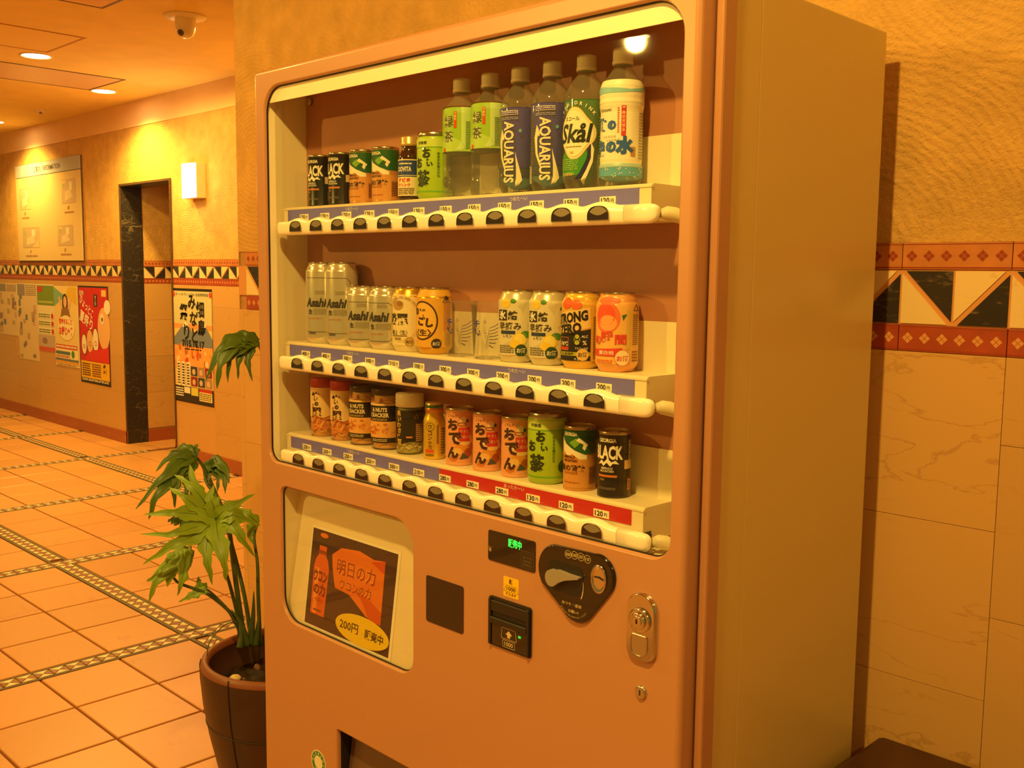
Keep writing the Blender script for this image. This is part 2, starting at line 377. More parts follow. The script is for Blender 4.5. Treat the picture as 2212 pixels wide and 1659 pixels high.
# mosaic strips: two olive bands and a row of cream and brown triangles
bands = MB(); IN = .017
for a, b in SYs:
    for y0, y1 in ((a, a+IN), (b-IN, b)): bands.box(X0, X1, y0+.001, y1-.001, -.006, -.0004, 'mosaic_border')
for a, b in SXs:
    for x0, x1 in ((a, a+IN), (b-IN, b)): bands.box(x0+.001, x1-.001, Y0, YF, -.006, -.0006, 'mosaic_border')
bands.build('mosaic_band', floor, kind='stuff')
CELL = SW-2*IN
tri = []                        # (depth, cx, cy, quarter)
for a, b in SYs:
    x = X0; cy = (a+b)/2
    while x < X1:
        if not any(p-.02 < x < q+.0 for p, q in SXs): tri += [(pxof((x, cy, 0)), x, cy, q) for q in range(4)]
        x += CELL
for a, b in SXs:
    y = Y0; cx = (a+b)/2
    while y < YF:
        tri += [(pxof((cx, y, 0)), cx, y, q+4) for q in range(4)]; y += CELL
tmesh = []
for q in range(8):
    c = CELL/2-.0014; e = .0022; P = [[(-c+e, c), (0, e), (c-e, c)], [(c, c-e), (e, 0), (c, -c+e)], [(c-e, -c), (0, -e), (-c+e, -c)], [(-c, -c+e), (-e, 0), (-c, c-e)]][q % 4]
    b = MB(); b.loft([[(x, y, -.006) for x, y in P], [(x, y, .0) for x, y in P]], 'mosaic_cream' if (q % 2 == 0) == (q < 4) else 'mosaic_brown', cap1=True, smooth=False); tmesh.append(b.mesh('mosaic_tile'))
inview = sorted([t for t in tri if -30 < t[0][0] < 600 and 860 < t[0][1] < 1700 and 0 < t[0][2]], key=lambda t: t[0][2])
for p, x, y, q in inview[:298]: obj('mosaic_tile', tmesh[q], floor, (x, y, 0))
rest = MB(); near = set((t[1], t[2], t[3]) for t in inview[:298])
for p, x, y, q in tri:
    if (x, y, q) in near or p[2] < 0 or not (-200 < p[0] < 1200): continue
    rest.add([(v.co.x+x, v.co.y+y, 0) for v in tmesh[q].vertices if v.co.z > -.001], [(0, 1, 2)], 'mosaic_cream' if (q % 2 == 0) == (q < 4) else 'mosaic_brown')
rest.build('mosaic_inlay', floor, kind='stuff')

MB().box(X0, X1, Y0, 6.0, CEIL, CEIL+.1, 'ceiling_paint').build('ceiling', kind='structure')
# decorated wall: plaster above, a border of two patterned strips with triangles between, marble slabs below
def border_tile(name, w, h, ground, dia, line):
    b = MB(); b.box(-w/2+.0006, w/2-.0006, -.004, .004, 0, h, ground, .0008)
    a = Art(); W = w*1000; H = h*1000
    a.rect(-W/2+.8, W/2-.8, H-3.6, H-2.0, line); a.rect(-W/2+.8, W/2-.8, 2.0, 4.4, line)
    n = 6; p = (W-4)/n; e = min(4.6, p*.17)
    for k in range(n):
        cx = -W/2+2+p*(k+.5); cy = H/2+.3; g = e*1.08
        for dx, dz in ((0, g*1.05), (g*1.05, 0), (0, -g*1.05), (-g*1.05, 0)):
            a.poly([(cx+dx-e, cy+dz), (cx+dx, cy+dz-e), (cx+dx+e, cy+dz), (cx+dx, cy+dz+e)], dia)
    a.flat(b, lambda u, v, o: (u, -.004-o, v)); return b.mesh(name)
def wall_border(wall, y, x_lo, x_hi, xj, w, z):
    """z: (lower strip bottom, lower strip top, triangle top, upper strip top); xj a joint; y the wall face"""
    up = border_tile('border_tile', w, z[3]-z[2]-.001, 'border_orange', 'border_dark_red', 'border_dark_red')
    lo = border_tile('border_tile', w, z[1]-z[0]-.001, 'border_red', 'border_gold', 'border_dark_red')
    MBs = MB().box(x_lo, x_hi, y-.0015, y+.01, z[1], z[2], 'border_gold').build('border_bed', wall)
    k = math.ceil((x_lo-xj)/w-.5)
    h = z[2]-z[1]; e = .0035; c = w/4-.002
    tris = []
    for kind in range(4):
        P = [[(-c, e*.6), (c-e*2, e*.6), (-c, h-e*2.2)], [(c, h-e*.6), (-c+e*2, h-e*.6), (c, e*2.2)],     # cream low-left, dark high-right
             [(-c, e*2.2), (c-e*2, h-e*.6), (-c, h-e*.6)], [(c, e*.6), (c, h-e*2.2), (-c+e*2, e*.6)]][kind]
        b = MB(); b.prism(P, -.0035, .004, 'cream_marble_tile' if kind % 2 == 0 else 'dark_marble'); tris.append(b.mesh('triangle_tile'))
    while xj+k*w < x_hi+w*.5:
        x = xj+k*w+w/2; k += 1
        if x-w/2 < x_lo-.001 or x+w/2 > x_hi+.001:
            continue
        obj('border_tile', up, wall, (x, y, z[2]+.0005)); obj('border_tile', lo, wall, (x, y, z[0]+.0005))
        for q, dx in ((0, -w/4), (1, -w/4), (2, w/4), (3, w/4)): obj('triangle_tile', tris[q], wall, (x+dx, y, z[1]))
def slabs(wall, y, x_lo, x_hi, xj, w, zt, zb, h, off, base=0., dark=None):
    k = math.floor((x_lo-xj)/w)
    cache = {}
    while xj+k*w < x_hi:
        a, b = max(x_lo, xj+k*w), min(x_hi, xj+(k+1)*w); z = zt; first = (k % 2 == 0)
        zz = [zt]; t = (off if first else off-h/2)
        if t <= .02: t += h
        z = zt-t
        while z > zb+.03: zz.append(z); z -= h
        zz.append(zb)
        for z1, z0 in zip(zz, zz[1:]):
            key = (round(b-a, 4), round(z1-z0, 4))
            if key not in cache:
                bb = MB(); bb.box(-(b-a)/2+.0004, (b-a)/2-.0004, -.004, .006, .0004, z1-z0-.0004, 'cream_marble', .0005); cache[key] = bb.mesh('marble_slab')
            obj('marble_slab', cache[key], wall, ((a+b)/2, y, z0))
        k += 1
ZB = (1.286, 1.333, 1.4285, 1.4755)
b = MB(); b.box(XC, X1, YW+.004, YW+.16, 0, ZB[3], 'wall_joint'); b.box(XC, X1, YW, YW+.16, ZB[3], CEIL, 'plaster')
wall_back = b.build('wall_back', kind='structure')
wall_border(wall_back, YW, XC, 2.62, 1.337, .183, ZB)
slabs(wall_back, YW, XC, 2.62, 1.337, .6, ZB[0], 0., .296, .147)
# end face of the wall is plastered too
MB().box(XC-.004, XC, YW, YW+.16, 0, CEIL, 'plaster').build('trim_1', kind='structure')
# far wall with the doorway
DX0, DX1, DZ = -5.97, -5.15, 2.06
ZF = (1.302, 1.352, 1.437, 1.487)
b = MB()
for x0, x1, z0, z1 in ((X0, DX0, ZF[3], CEIL), (DX1, XC+1.2, ZF[3], CEIL), (DX0, DX1, DZ, CEIL)): b.box(x0, x1, YF, YF+.16, z0, z1, 'plaster')
for x0, x1 in ((X0, DX0), (DX1, XC+1.2)): b.box(x0, x1, YF+.004, YF+.16, 0, ZF[3], 'wall_joint')
wall_far = b.build('wall_far', kind='structure')
wall_border(wall_far, YF, X0, DX0, DX0, .205, ZF); wall_border(wall_far, YF, DX1, -3.9, DX1, .205, ZF)
slabs(wall_far, YF, -9.3, DX0, DX0, .6, ZF[0], .1, .297, .147); slabs(wall_far, YF, DX1, -3.9, DX1, .6, ZF[0], .1, .297, .297)
def baseboard(name, segs, along='x'):
    b = MB()
    for x0, x1, y0, y1 in segs: b.box(x0, x1, y0, y1, 0, .1, 'red_marble', .002)
    return b.build(name, kind='structure')
baseboard('baseboard_far', [(X0, DX0, YF-.012, YF+.01), (DX1, -3.6, YF-.012, YF+.01)])
MB().box(X0, XC+1.2, YF-.006, YF+.02, 2.497, CEIL, 'fascia_paint').build('trim_2', kind='structure')
# passage behind the doorway: dark stone reveal, then a side wall with the same border
b = MB(); b.box(DX0-.16, DX0, YF+.16, 5.2, 0, 1.484, 'wall_joint'); b.box(DX0-.16, DX0-.004, YF+.16, 5.2, 1.484, 2.6, 'plaster')
pw = b.build('wall_passage', kind='structure')
def side_piece(name, mesh, y, z):
    o = obj(name, mesh, pw, (DX0+.0, y, z)); o.rotation_euler.z = PI/2; return o
zi = (1.296, 1.338, 1.433, 1.482)
upm = border_tile('border_tile', .183, zi[3]-zi[2]-.001, 'border_orange', 'border_dark_red', 'border_dark_red')
lom = border_tile('border_tile', .183, zi[1]-zi[0]-.001, 'border_red', 'border_gold', 'border_dark_red')
h = zi[2]-zi[1]; c = .183/4-.002; e = .0035
pt = []
for kind in range(4):
    P = [[(-c, e*.6), (c-e*2, e*.6), (-c, h-e*2.2)], [(c, h-e*.6), (-c+e*2, h-e*.6), (c, e*2.2)], [(-c, e*2.2), (c-e*2, h-e*.6), (-c, h-e*.6)], [(c, e*.6), (c, h-e*2.2), (-c+e*2, e*.6)]][kind]
    b = MB(); b.prism(P, -.0035, .004, 'cream_marble_tile' if kind % 2 == 0 else 'dark_marble'); pt.append(b.mesh('triangle_tile'))
for k in range(7):
    y = 2.5665+.183*(k+.5)
    side_piece('border_tile', upm, y, zi[2]); side_piece('border_tile', lom, y, zi[0])
    for q, d in ((0, -.0457), (1, -.0457), (2, .0457), (3, .0457)): side_piece('triangle_tile', pt[q], y+d, zi[1])
sb = MB(); sb.box(-.2993, .2993, -.004, .006, .0007, .2953, 'cream_marble', .0006); sm_ = sb.mesh('marble_slab')
for i in range(4):
    for k in range(3): side_piece('marble_slab', sm_, 2.5665+.3+k*.6, 1.0-.296*i)
sb = MB().box(DX0-.003, DX0+.010, YF+.165, 5.2, 0, .1, 'red_marble').build('baseboard_passage', kind='structure')
b = MB(); b.box(DX0-.2, DX1+.2, 5.2, 5.3, 0, 2.6, 'plaster'); b.build('wall_passage_end', kind='structure')
b = MB(); b.box(DX1, DX1+.16, YF+.16, 5.2, 0, 2.6, 'plaster'); b.build('wall_passage_side', kind='structure')
MB().box(DX0-.2, DX1+.2, YF+.16, 5.3, 2.3, 2.4, 'plaster').build('ceiling_passage', kind='structure')
d1 = obj('door_1', None, kind='structure')
MB().box(DX0-.002, DX0+.004, YF-.006, YF+.165, 0, DZ, 'dark_marble').build('jamb', d1, label='dark veined marble door jamb')
MB().box(DX1-.004, DX1+.002, YF-.006, YF+.165, 0, DZ, 'dark_marble').build('jamb', d1)
MB().box(DX0, DX1, YF-.006, YF+.165, DZ-.004, DZ+.002, 'dark_marble').build('lintel', d1)
b = MB()
for x in (DX0-.018, DX1+.002): b.box(x, x+.016, YF-.012, YF+.002, 0, DZ+.018, 'dark_jamb_trim')
b.box(DX0-.002, DX1+.002, YF-.012, YF+.002, DZ+.002, DZ+.018, 'dark_jamb_trim'); b.build('edging', d1)

# ------------------------------------------------------------------ ceiling fittings and lamps
def downlight(x, y, watts, label, grp):
    t = thing('downlight', label, 'ceiling light', (x, y, CEIL), 0, grp)
    b = MB(); b.lathe([(.094, 0), (.094, -.004), (.088, -.006), (.080, -.004), (.078, .0), (.078, -.001)], 'lamp_ring', 32); b.build('trim_ring', t)
    b = MB(); b.lathe([(.0, -.008), (.03, -.007), (.06, -.004), (.077, -.0015)], 'lamp_glow', 32); b.build('lamp', t)
    l = bpy.data.lights.new('downlight_beam', 'SPOT'); l.energy = watts; l.color = LAMP; wide = not (y > 2 and x < -5); l.spot_size = math.radians(179 if wide else 142); l.spot_blend = .2 if wide else .7; l.shadow_soft_size = .05
    o = bpy.data.objects.new('downlight_beam', l); COL.objects.link(o); o.parent = t; o.location = (0, 0, -.03)
for i, (x, y, wt) in enumerate(DOWNLIGHTS):
    lab = {0: 'bright round downlight between ceiling hatch and long ceiling panel', 1: 'bright round downlight near the corner of the long ceiling panel, by far wall',
           2: 'round downlight in the ceiling above the information board', 3: 'round downlight in the ceiling in front of the vending machine',
           4: 'round downlight in the ceiling in front of the potted plant', 5: 'round downlight mirrored in the top of the display window', 6: 'round downlight in the ceiling before the square hatches',
           7: 'round downlight behind the plaster wall corner near the far wall', 8: 'round downlight in the ceiling above the bench end'}[i]
    downlight(x, y, wt, lab, None)
def hatch(x0, x1, y0, y1, name, label, mat):
    t = thing(name, label, 'ceiling panel', ((x0+x1)/2, (y0+y1)/2, CEIL)); w, d = (x1-x0)/2, (y1-y0)/2
    b = MB()
    for a, bb, c, e in ((-w, w, -d, -d+.014), (-w, w, d-.014, d), (-w, -w+.014, -d+.014, d-.014), (w-.014, w, -d+.014, d-.014)): b.box(a, bb, c, e, -.003, 0, 'hatch_joint' if mat == 'hatch_paint' else 'dark_jamb_trim')
    b.build('joint_frame', t)
    MB().box(-w+.014, w-.014, -d+.014, d-.014, -.0015, 0, mat, ).build('panel', t)
M('hatch_joint', (190, 140, 76), .8); M('hatch_paint', (238, 206, 118), .85); M('panel_pinkish', (222, 186, 140), .45)
hatch(-5.48, -4.89, .55, 1.97, 'ceiling_vent_panel', 'long smooth ceiling panel with dark joints beside two downlights', 'panel_pinkish')
hatch(-3.14, -2.5, .40, 1.06, 'ceiling_hatch', 'square ceiling hatch with dark joint in front of dome camera', 'fascia_paint')
hatch(-4.4, -3.84, .65, 1.27, 'ceiling_hatch', 'square ceiling hatch with faint joint beside a downlight', 'hatch_paint')
t = thing('dome_camera', 'small white security camera with dark lens on ceiling', 'camera', (-2.98, 1.413, CEIL))
b = MB(); b.lathe([(.0, 0), (.105, 0), (.105, -.004), (.098, -.010), (.06, -.018), (.0, -.018)], 'cream_plastic', 36); b.build('mounting_plate', t)
b = MB(); b.lathe([(.052, -.016), (.052, -.05), (.048, -.075), (.036, -.098), (.018, -.108), (0, -.110)], 'white_gloss', 32); b.build('camera_head', t)
d = (CP-Vector((-2.98, 1.413, CEIL))); d.z = 0; d = d.normalized(); d = (d*.85-RT*.42+Vector((0, 0, -.45))).normalized()
p = Vector((0, 0, -.064)); M('lens_purple', (70, 44, 84), .1, coat=1.)
b = MB(); b.tube([p+d*.028, p+d*.054], .021, 'white_gloss', 20); b.tube([p+d*.050, p+d*.056], .0165, 'lens_purple', 20); b.tube([p+d*.053, p+d*.0575], .008, 'black_gloss', 16); b.build('lens', t)
t = thing('sprinkler', 'small round sprinkler rosette on the ceiling', 'sprinkler', (-6.75, 2.1, CEIL))
b = MB(); b.lathe([(0, 0), (.045, 0), (.045, -.004), (.02, -.010), (0, -.010)], 'cream_plastic', 24); b.build('rosette', t)
b = MB(); b.lathe([(0, -.01), (.010, -.01), (.010, -.024), (.018, -.026), (.018, -.029), (0, -.029)], 'chrome', 16); b.build('deflector', t)
# wall sconce
t = thing('wall_sconce', 'glowing white rectangular wall lamp beside the dark doorway', 'wall lamp', (-4.72, YF, 2.03))
b = MB(); b.box(-.10, .10, -.075, -.0, -.12, .12, 'sconce_box', .004); b.build('housing', t)
b = MB(); rr = [[(x, -.078-.022*(1-(x/.1)**2), z) for x in [-.1+.2*k/10 for k in range(11)]]+[(.1, -.074, z), (-.1, -.074, z)] for z in (-.118, .118)]
b.loft(rr, 'sconce_glow', cap0=True, cap1=True); b.build('diffuser', t)
l = bpy.data.lights.new('sconce_light', 'POINT'); l.energy = 5; l.color = (1, .72, .36); l.shadow_soft_size = .08
o = bpy.data.objects.new('sconce_light', l); COL.objects.link(o); o.parent = t; o.location = (0, -.2, 0)
# ==BOARDS==
INK, WHT = 'ink_black', 'ink_white'
def sheet(name, x0, x1, z0, z1, y, art, label, cat, ground, th=.0015, origin=None):
    b = MB(); b.box(x0, x1, y-th, y, z0, z1, ground)
    art.flat(b, lambda u, v, o: (x0+u, y-th-o, z0+v), .0004); b2 = MB(); b2.__dict__.update(b.__dict__)
    c = ((x0+x1)/2, y, z0); b2.v = [(p[0]-c[0], p[1]-c[1], p[2]-c[2]) for p in b.v]
    return b2.build(name, None, c, label=label, cat=cat)
# information board
t = thing('information_board', 'lobby information board with silver header and four floor maps', 'sign board', (-7.44, YF, 1.47))
M('board_acrylic', (238, 206, 150), .12, coat=.4); M('header_silver', (196, 190, 200), .35, .2)
MB().box(-.745, .745, -.012, 0, 0, .89, 'dark_jamb_trim', .002).build('frame', t)
b = MB(); b.box(-.735, .735, -.016, -.012, .01, .77, 'board_acrylic'); b.build('map_panel', t)
maps = [(-650, 480, 260, 190), (340, 500, 290, 200), (-610, 130, 400, 180), (220, 140, 330, 170)]
for i, (x, z, w, hh) in enumerate(maps):
    a = Art(); c1, c2, c3 = PR((206, 178, 146)), PR((228, 204, 168)), PR((176, 182, 128))
    a.poly([(x, z), (x+w, z), (x+w, z+hh), (x+w*.35, z+hh), (x, z+hh*.5)] if i % 2 else [(x, z), (x+w*.5, z), (x+w, z+hh*.5), (x+w, z+hh), (x, z+hh)], c1)
    a.poly([(x+w*.2, z+hh*.1), (x+w*.8, z+hh*.25), (x+w*.6, z+hh*.6), (x+w*.25, z+hh*.5)], c2, 2); a.rect(x+w*.55, x+w*.75, z+hh*.55, z+hh*.9, PR((236, 220, 190)), 2)
    a.rect(x+w*.05, x+w*.2, z+hh*.65, z+hh*.85, c3, 2); a.frame(x, x+w, z, z+hh, 2.5, PR((190, 150, 104)), 2)
    a.text(['3F', '4F', '1F', '2F'][i], x+w*.45, z-40, 30, PR((150, 100, 60))); a.small(x+w*.15, x+w*.85, z-90, z-65, PR((176, 124, 78)), 1)
    a.flat(b := MB(), lambda u, v, o: (u, -.016-o, v), .0004); b.build('floor_map', t)
b = MB(); b.box(-.735, .735, -.018, -.012, .775, .885, 'header_silver')
a = Art(); a.text('ご案内', -200, 828, 52, PR((70, 50, 40)), bold=.01); a.text('INFORMATION', 130, 828, 46, PR((70, 50, 40)), w=380, bold=.006)
a.flat(b, lambda u, v, o: (u, -.018-o, v), .0004); b.build('header', t, label='silver header strip lettered ご案内 INFORMATION')
# posters on the far wall (millimetres from the lower left corner)
a = Art(); R_, Y_, P_ = PR((206, 32, 44)), PR((240, 190, 40)), PR((240, 190, 140))
a.rect(14, 586, 14, 816, R_); a.rect(18, 582, 18, 190, Y_, 2); a.rect(14, 586, 14, 44, PR((60, 52, 40)), 3)
for x, y, s_ in ((120, 690, 76), (190, 640, 60), (215, 590, 50), (200, 690, 56)): pass
a.text('ひょっとこ', 165, 655, 80, WHT, w=290, bold=.025, rot=-.5, layer=3); a.text('夏祭り', 150, 540, 105, WHT, w=270, bold=.025, rot=-.35, layer=3)
a.text('日向', 70, 770, 44, WHT, bold=.02, layer=3); a.rect(470, 560, 745, 800, PR((236, 200, 120)), 3); a.rect(315, 385, 660, 760, PR((50, 44, 40)), 3); a.vtext('第三回', 350, 752, 26, WHT, layer=4)
a.ell(500, 480, 120, 175, P_, 3); a.ell(470, 560, 34, 44, WHT, 4); a.ell(472, 556, 13, 18, INK, 5); a.ell(575, 660, 60, 60, WHT, 4)   # large round paper mask
for x, y, rx, ry, cc in ((95, 330, 55, 90, WHT), (215, 360, 70, 105, P_), (330, 370, 60, 110, WHT)):
    a.ell(x, y, rx, ry, PR((40, 26, 22)), 3); a.ell(x, y, rx-6, ry-6, cc, 4); a.ring(x, y-ry*.2, rx*.4, ry*.2, 6, PR((170, 40, 40)), 5, 12)
a.poly([(120, 195), (586, 195), (586, 330), (420, 300), (260, 290), (150, 240)], PR((220, 48, 48)), 5)
a.small(40, 210, 60, 175, PR((90, 60, 30)), 6, 3); a.small(240, 420, 60, 175, PR((120, 60, 30)), 6, 3); a.text('祭', 500, 140, 80, INK, bold=.05, layer=3); a.small(30, 570, 20, 40, WHT, 2, 4)
sheet('poster', -6.86, -6.26, .437, 1.267, YF-.004, a, 'red festival poster with white brush lettering and round faces', 'poster', M('poster_black', (40, 30, 26), .35))
a = Art()
a.rect(12, 588, 12, 818, PR((238, 204, 130))); a.rect(12, 588, 560, 818, PR((214, 206, 160)), 2); a.poly([(12, 470), (200, 600), (330, 500), (460, 610), (588, 480), (588, 380), (12, 380)], PR((120, 132, 160)), 3)
a.poly([(150, 560), (200, 600), (250, 560), (215, 540)], WHT, 4); a.poly([(420, 575), (460, 610), (505, 570), (460, 550)], WHT, 4); a.rect(12, 588, 545, 580, PR((238, 160, 100)), 2)
a.rect(12, 588, 250, 420, PR((240, 170, 96)), 4)
rr = random.Random(5)
for k in range(34): x, y = rr.uniform(30, 570), rr.uniform(255, 410); a.ell(x, y, rr.uniform(8, 26), rr.uniform(12, 34), PR(rr.choice([(216, 70, 40), (240, 220, 170), (200, 110, 60), (236, 150, 60)])), 5, 10)
for ch, x, y, s_ in (('細', 420, 690, 118), ('島', 440, 560, 118), ('み', 300, 740, 105), ('な', 320, 620, 105), ('と', 335, 500, 110), ('祭', 180, 665, 125), ('り', 215, 520, 115)): a.text(ch, x, y, s_, INK, bold=.028, layer=6)
a.text('7/15.16.17', 310, 437, 56, INK, w=330, bold=.04, layer=6); a.small(180, 440, 390, 405, INK, 1, 6); a.text('ポートオブシーズ2011全国港祭推進', 300, 795, 22, PR((60, 60, 50)), w=480, layer=5, bold=0)
for x in (30, 570): a.ell(x, 795, 20, 20, PR((220, 70, 40)), 5)
for x in (60, 130, 200): a.rect(x, x+48, 120, 300, WHT, 6); a.small(x+6, x+42, 130, 290, INK, 8, 7)
for i in range(3):
    for j in range(2): a.rect(265+i*105, 360+i*105, 130+j*75, 198+j*75, PR([(140, 40, 36), (60, 70, 90), (180, 140, 110)][(i+j) % 3]), 6); a.ell(310+i*105, 160+j*75, 24, 22, PR((220, 190, 160)), 7, 10)
a.rect(12, 588, 12, 120, PR((44, 36, 36)), 6); a.rect(160, 250, 70, 115, WHT, 7); a.rect(265, 370, 60, 118, PR((222, 214, 90)), 7); a.rect(385, 570, 30, 118, PR((240, 226, 160)), 7); a.rect(385, 570, 96, 118, PR((200, 50, 40)), 8); a.small(30, 150, 40, 110, WHT, 4, 7); a.small(395, 560, 36, 90, PR((130, 110, 60)), 4, 8)
sheet('poster', -5.155, -4.565, .44, 1.277, YF-.004, a, 'harbour festival poster with black brush lettering beside the doorway', 'poster', M('poster_black', (40, 30, 26), .35))
a = Art()
a.rect(0, 505, 0, 700, PR((240, 214, 150))); a.poly([(0, 700), (0, 520), (250, 620)], PR((130, 180, 160)), 2); a.poly([(505, 700), (505, 540), (250, 620), (330, 700)], PR((230, 190, 60)), 2)
a.ell(250, 560, 62, 80, PR((60, 36, 26)), 3); a.ell(252, 568, 38, 50, PR((236, 186, 150)), 4); a.poly([(140, 430), (360, 430), (320, 520), (180, 520)], PR((150, 110, 70)), 3); a.poly([(100, 600), (160, 500), (190, 510), (130, 620)], PR((236, 186, 150)), 4); a.poly([(400, 600), (340, 500), (310, 510), (370, 620)], PR((236, 186, 150)), 4)
a.ell(260, 340, 180, 110, PR((250, 238, 200)), 5); a.text('宮崎まるごと', 250, 395, 52, PR((230, 70, 30)), w=290, bold=.04, layer=6); a.text('お得じゃ券', 255, 310, 78, PR((226, 60, 30)), w=310, bold=.05, layer=6)
a.rect(0, 505, 0, 195, PR((246, 236, 206)), 5); a.rect(10, 490, 150, 190, PR((220, 90, 50)), 6); a.small(20, 480, 158, 184, WHT, 1, 7); a.rect(10, 330, 100, 128, PR((90, 120, 130)), 6); a.ell(390, 110, 34, 34, PR((80, 150, 60)), 6); a.rect(0, 505, 44, 64, PR((110, 120, 140)), 6); a.rect(0, 505, 18, 42, PR((230, 170, 60)), 7); a.small(20, 330, 70, 95, PR((200, 90, 60)), 2, 7); a.small(40, 460, 4, 14, PR((120, 90, 60)), 1, 7)
sheet('poster', -7.40, -6.885, .55, 1.255, YF-.004, a, 'yellow campaign poster with a cheering figure and red lettering', 'poster', M('poster_white', (240, 226, 196), .3))
a = Art(); a.rect(0, 390, 420, 600, PR((120, 150, 50))); a.rect(10, 130, 540, 590, PR((200, 60, 50)), 2); a.rect(20, 370, 440, 460, PR((180, 190, 110)), 2)
for k in range(3): a.rect(10, 380, 300-k*70, 350-k*70, PR((244, 236, 206)), 2); a.ell(340, 325-k*70, 30, 26, PR((206, 60, 50)), 3, 14); a.small(20, 290, 305-k*70, 345-k*70, PR((110, 120, 60)), 2, 3)
a.rect(0, 390, 40, 150, PR((196, 176, 170)), 2); a.ell(150, 95, 60, 30, PR((160, 120, 130)), 3, 12); a.rect(0, 390, 0, 38, PR((216, 90, 70)), 2); a.text('Brand', 300, 90, 46, PR((70, 50, 50)), layer=3)
for k in range(0, 1): pass
a.it = [i for i in a.it if i[2] != PR((70, 50, 50))]
sheet('poster', -7.79, -7.405, .655, 1.265, YF-.004, a, 'narrow green and cream leaflet poster with red round stamps', 'poster', M('poster_white', (240, 226, 196), .3))
for (x0, x1, z0, z1, sd, lab) in ((-8.29, -7.80, .545, 1.267, 1, 'tall clear-sleeved notice covered with small photographs'), (-8.79, -8.30, .757, 1.262, 2, 'glossy pale notice with dark thumbnail pictures along its edge')):
    a = Art(); rr = random.Random(sd); W_mm, H_mm = (x1-x0)*1000, (z1-z0)*1000
    a.rect(4, W_mm-4, 4, H_mm-4, PR((226, 202, 170)))
    a.rect(6, W_mm*.4, H_mm*.84, H_mm-8, PR((150, 140, 150)), 2); a.small(W_mm*.45, W_mm-10, H_mm*.84, H_mm-10, PR((160, 140, 130)), 6, 2)
    for k in range(22):
        e = rr.random(); x = rr.choice([rr.uniform(6, 60), rr.uniform(W_mm-150, W_mm-75), rr.uniform(6, W_mm-80)]); y = rr.uniform(10, H_mm*.8)
        a.rect(x, x+rr.uniform(40, 74), y, y+rr.uniform(30, 66), PR(rr.choice([(150, 120, 124), (190, 160, 130), (120, 128, 140), (206, 170, 150)])), 3)
    sheet('notice', x0, x1, z0, z1, YF-.004, a, lab, 'notice', M('poster_sleeve', (232, 214, 186), .12, coat=.6))
# ==BENCH==
t = thing('bench', 'dark brown upholstered bench against the marble wall', 'bench', (1.95, .33, 0))
BX0, BX1, BY0, BY1 = 1.16-1.95, 2.9-1.95, .10-.33, .586-.33
MB().box(BX0, BX1, BY0, BY1, .50, .578, 'bench_brown', .012).build('seat', t)
MB().box(BX0+.02, BX1-.02, BY0+.02, BY1-.02, .40, .50, 'dark_wood', .004).build('frame', t)
for x in (BX0+.03, BX1-.08):
    for y in (BY0+.03, BY1-.08): MB().box(x, x+.05, y, y+.05, 0, .40, 'dark_wood', .003).build('leg', t)
# ==MACHINE==
VM = thing('vending_machine', 'pink and beige drinks vending machine against the plaster wall', 'vending machine', (0, 0, 0))
WX0, WX1, WZ0, WZ1 = .037, 1.094, 1.007, 1.793
LX0, LX1, LZ0, LZ1 = .079, .521, .664, .957
PX0, PX1, PZ0, PZ1 = .278, .84, .29, .478
H = 1.83
# door: pressed sheet with rounded edges and three openings
b = MB()
def ring3(pts, y): return [(x, y, z) for x, z in pts]
def off_rr(x0, x1, z0, z1, r, d, seg=8): return rrect(x0+d, x1-d, z0+d, z1-d, [max(.0005, q-d) for q in (r if isinstance(r, list) else [r]*4)], seg)
DXR = 1.122; Rr = .009
prof = [(Rr*(1-math.sin(a)), Rr*(1-math.cos(a))) for a in [PI/2*k/5 for k in range(6)]]   # (inset, y)
rings = [ring3(off_rr(0, DXR, .02, H, .012, i), y) for i, y in prof]; rings.append(ring3(off_rr(0, DXR, .02, H, .012, 0), .042))
b.loft(rings, 'pink_enamel')
front_loops = [off_rr(0, DXR, .02, H, .012, Rr)]
for (x0, x1, z0, z1, r) in ((WX0, WX1, WZ0, WZ1, [.03, .03, .052, .052]), (LX0, LX1, LZ0, LZ1, [.055, .035, .05, .02]), (PX0, PX1, PZ0, PZ1, [.004]*4)):
    e = .004; lp = [off_rr(x0, x1, z0, z1, [q+e for q in r], -e), off_rr(x0, x1, z0, z1, r, -e*.3), off_rr(x0, x1, z0, z1, r, 0)]
    b.loft([ring3(lp[0], 0), ring3(lp[1], e*.35), ring3(lp[2], e), ring3(lp[2], .010)], 'pink_enamel')
    front_loops.append(lp[0][::-1])
V = [Vector((x, z, 0)) for l in front_loops for x, z in l]; F = tessellate_polygon([[Vector((x, z, 0)) for x, z in l] for l in front_loops])
b.add([(v.x, 0, v.y) for v in V], F, 'pink_enamel')
b.build('door', VM, label='pink enamelled door')
b = MB(); b.box(.004, 1.136, .128, .525, .03, 1.826, 'beige_enamel', .003)
for x0, x1, z0, z1 in ((.004, .0075, .03, 1.826), (1.1, 1.136, .03, 1.826), (.0075, 1.1, 1.802, 1.826), (.0075, 1.1, .03, .055)): b.box(x0, x1, .064, .1285, z0, z1, 'beige_enamel')
b.build('cabinet', VM, label='beige cabinet body')
b = MB(); b.box(1.1255, 1.139, .030, .0635, .03, H, 'pink_enamel', .004); b.box(-.001, .006, .043, .0635, .03, H, 'pink_enamel', .001); b.box(.0, 1.139, .043, .0635, H-.006, H-.001, 'pink_enamel'); b.build('door_surround', VM)
b = MB(); b.box(1.110, 1.1252, .040, .064, .03, H-.006, 'seam_black'); b.build('door_gasket', VM)
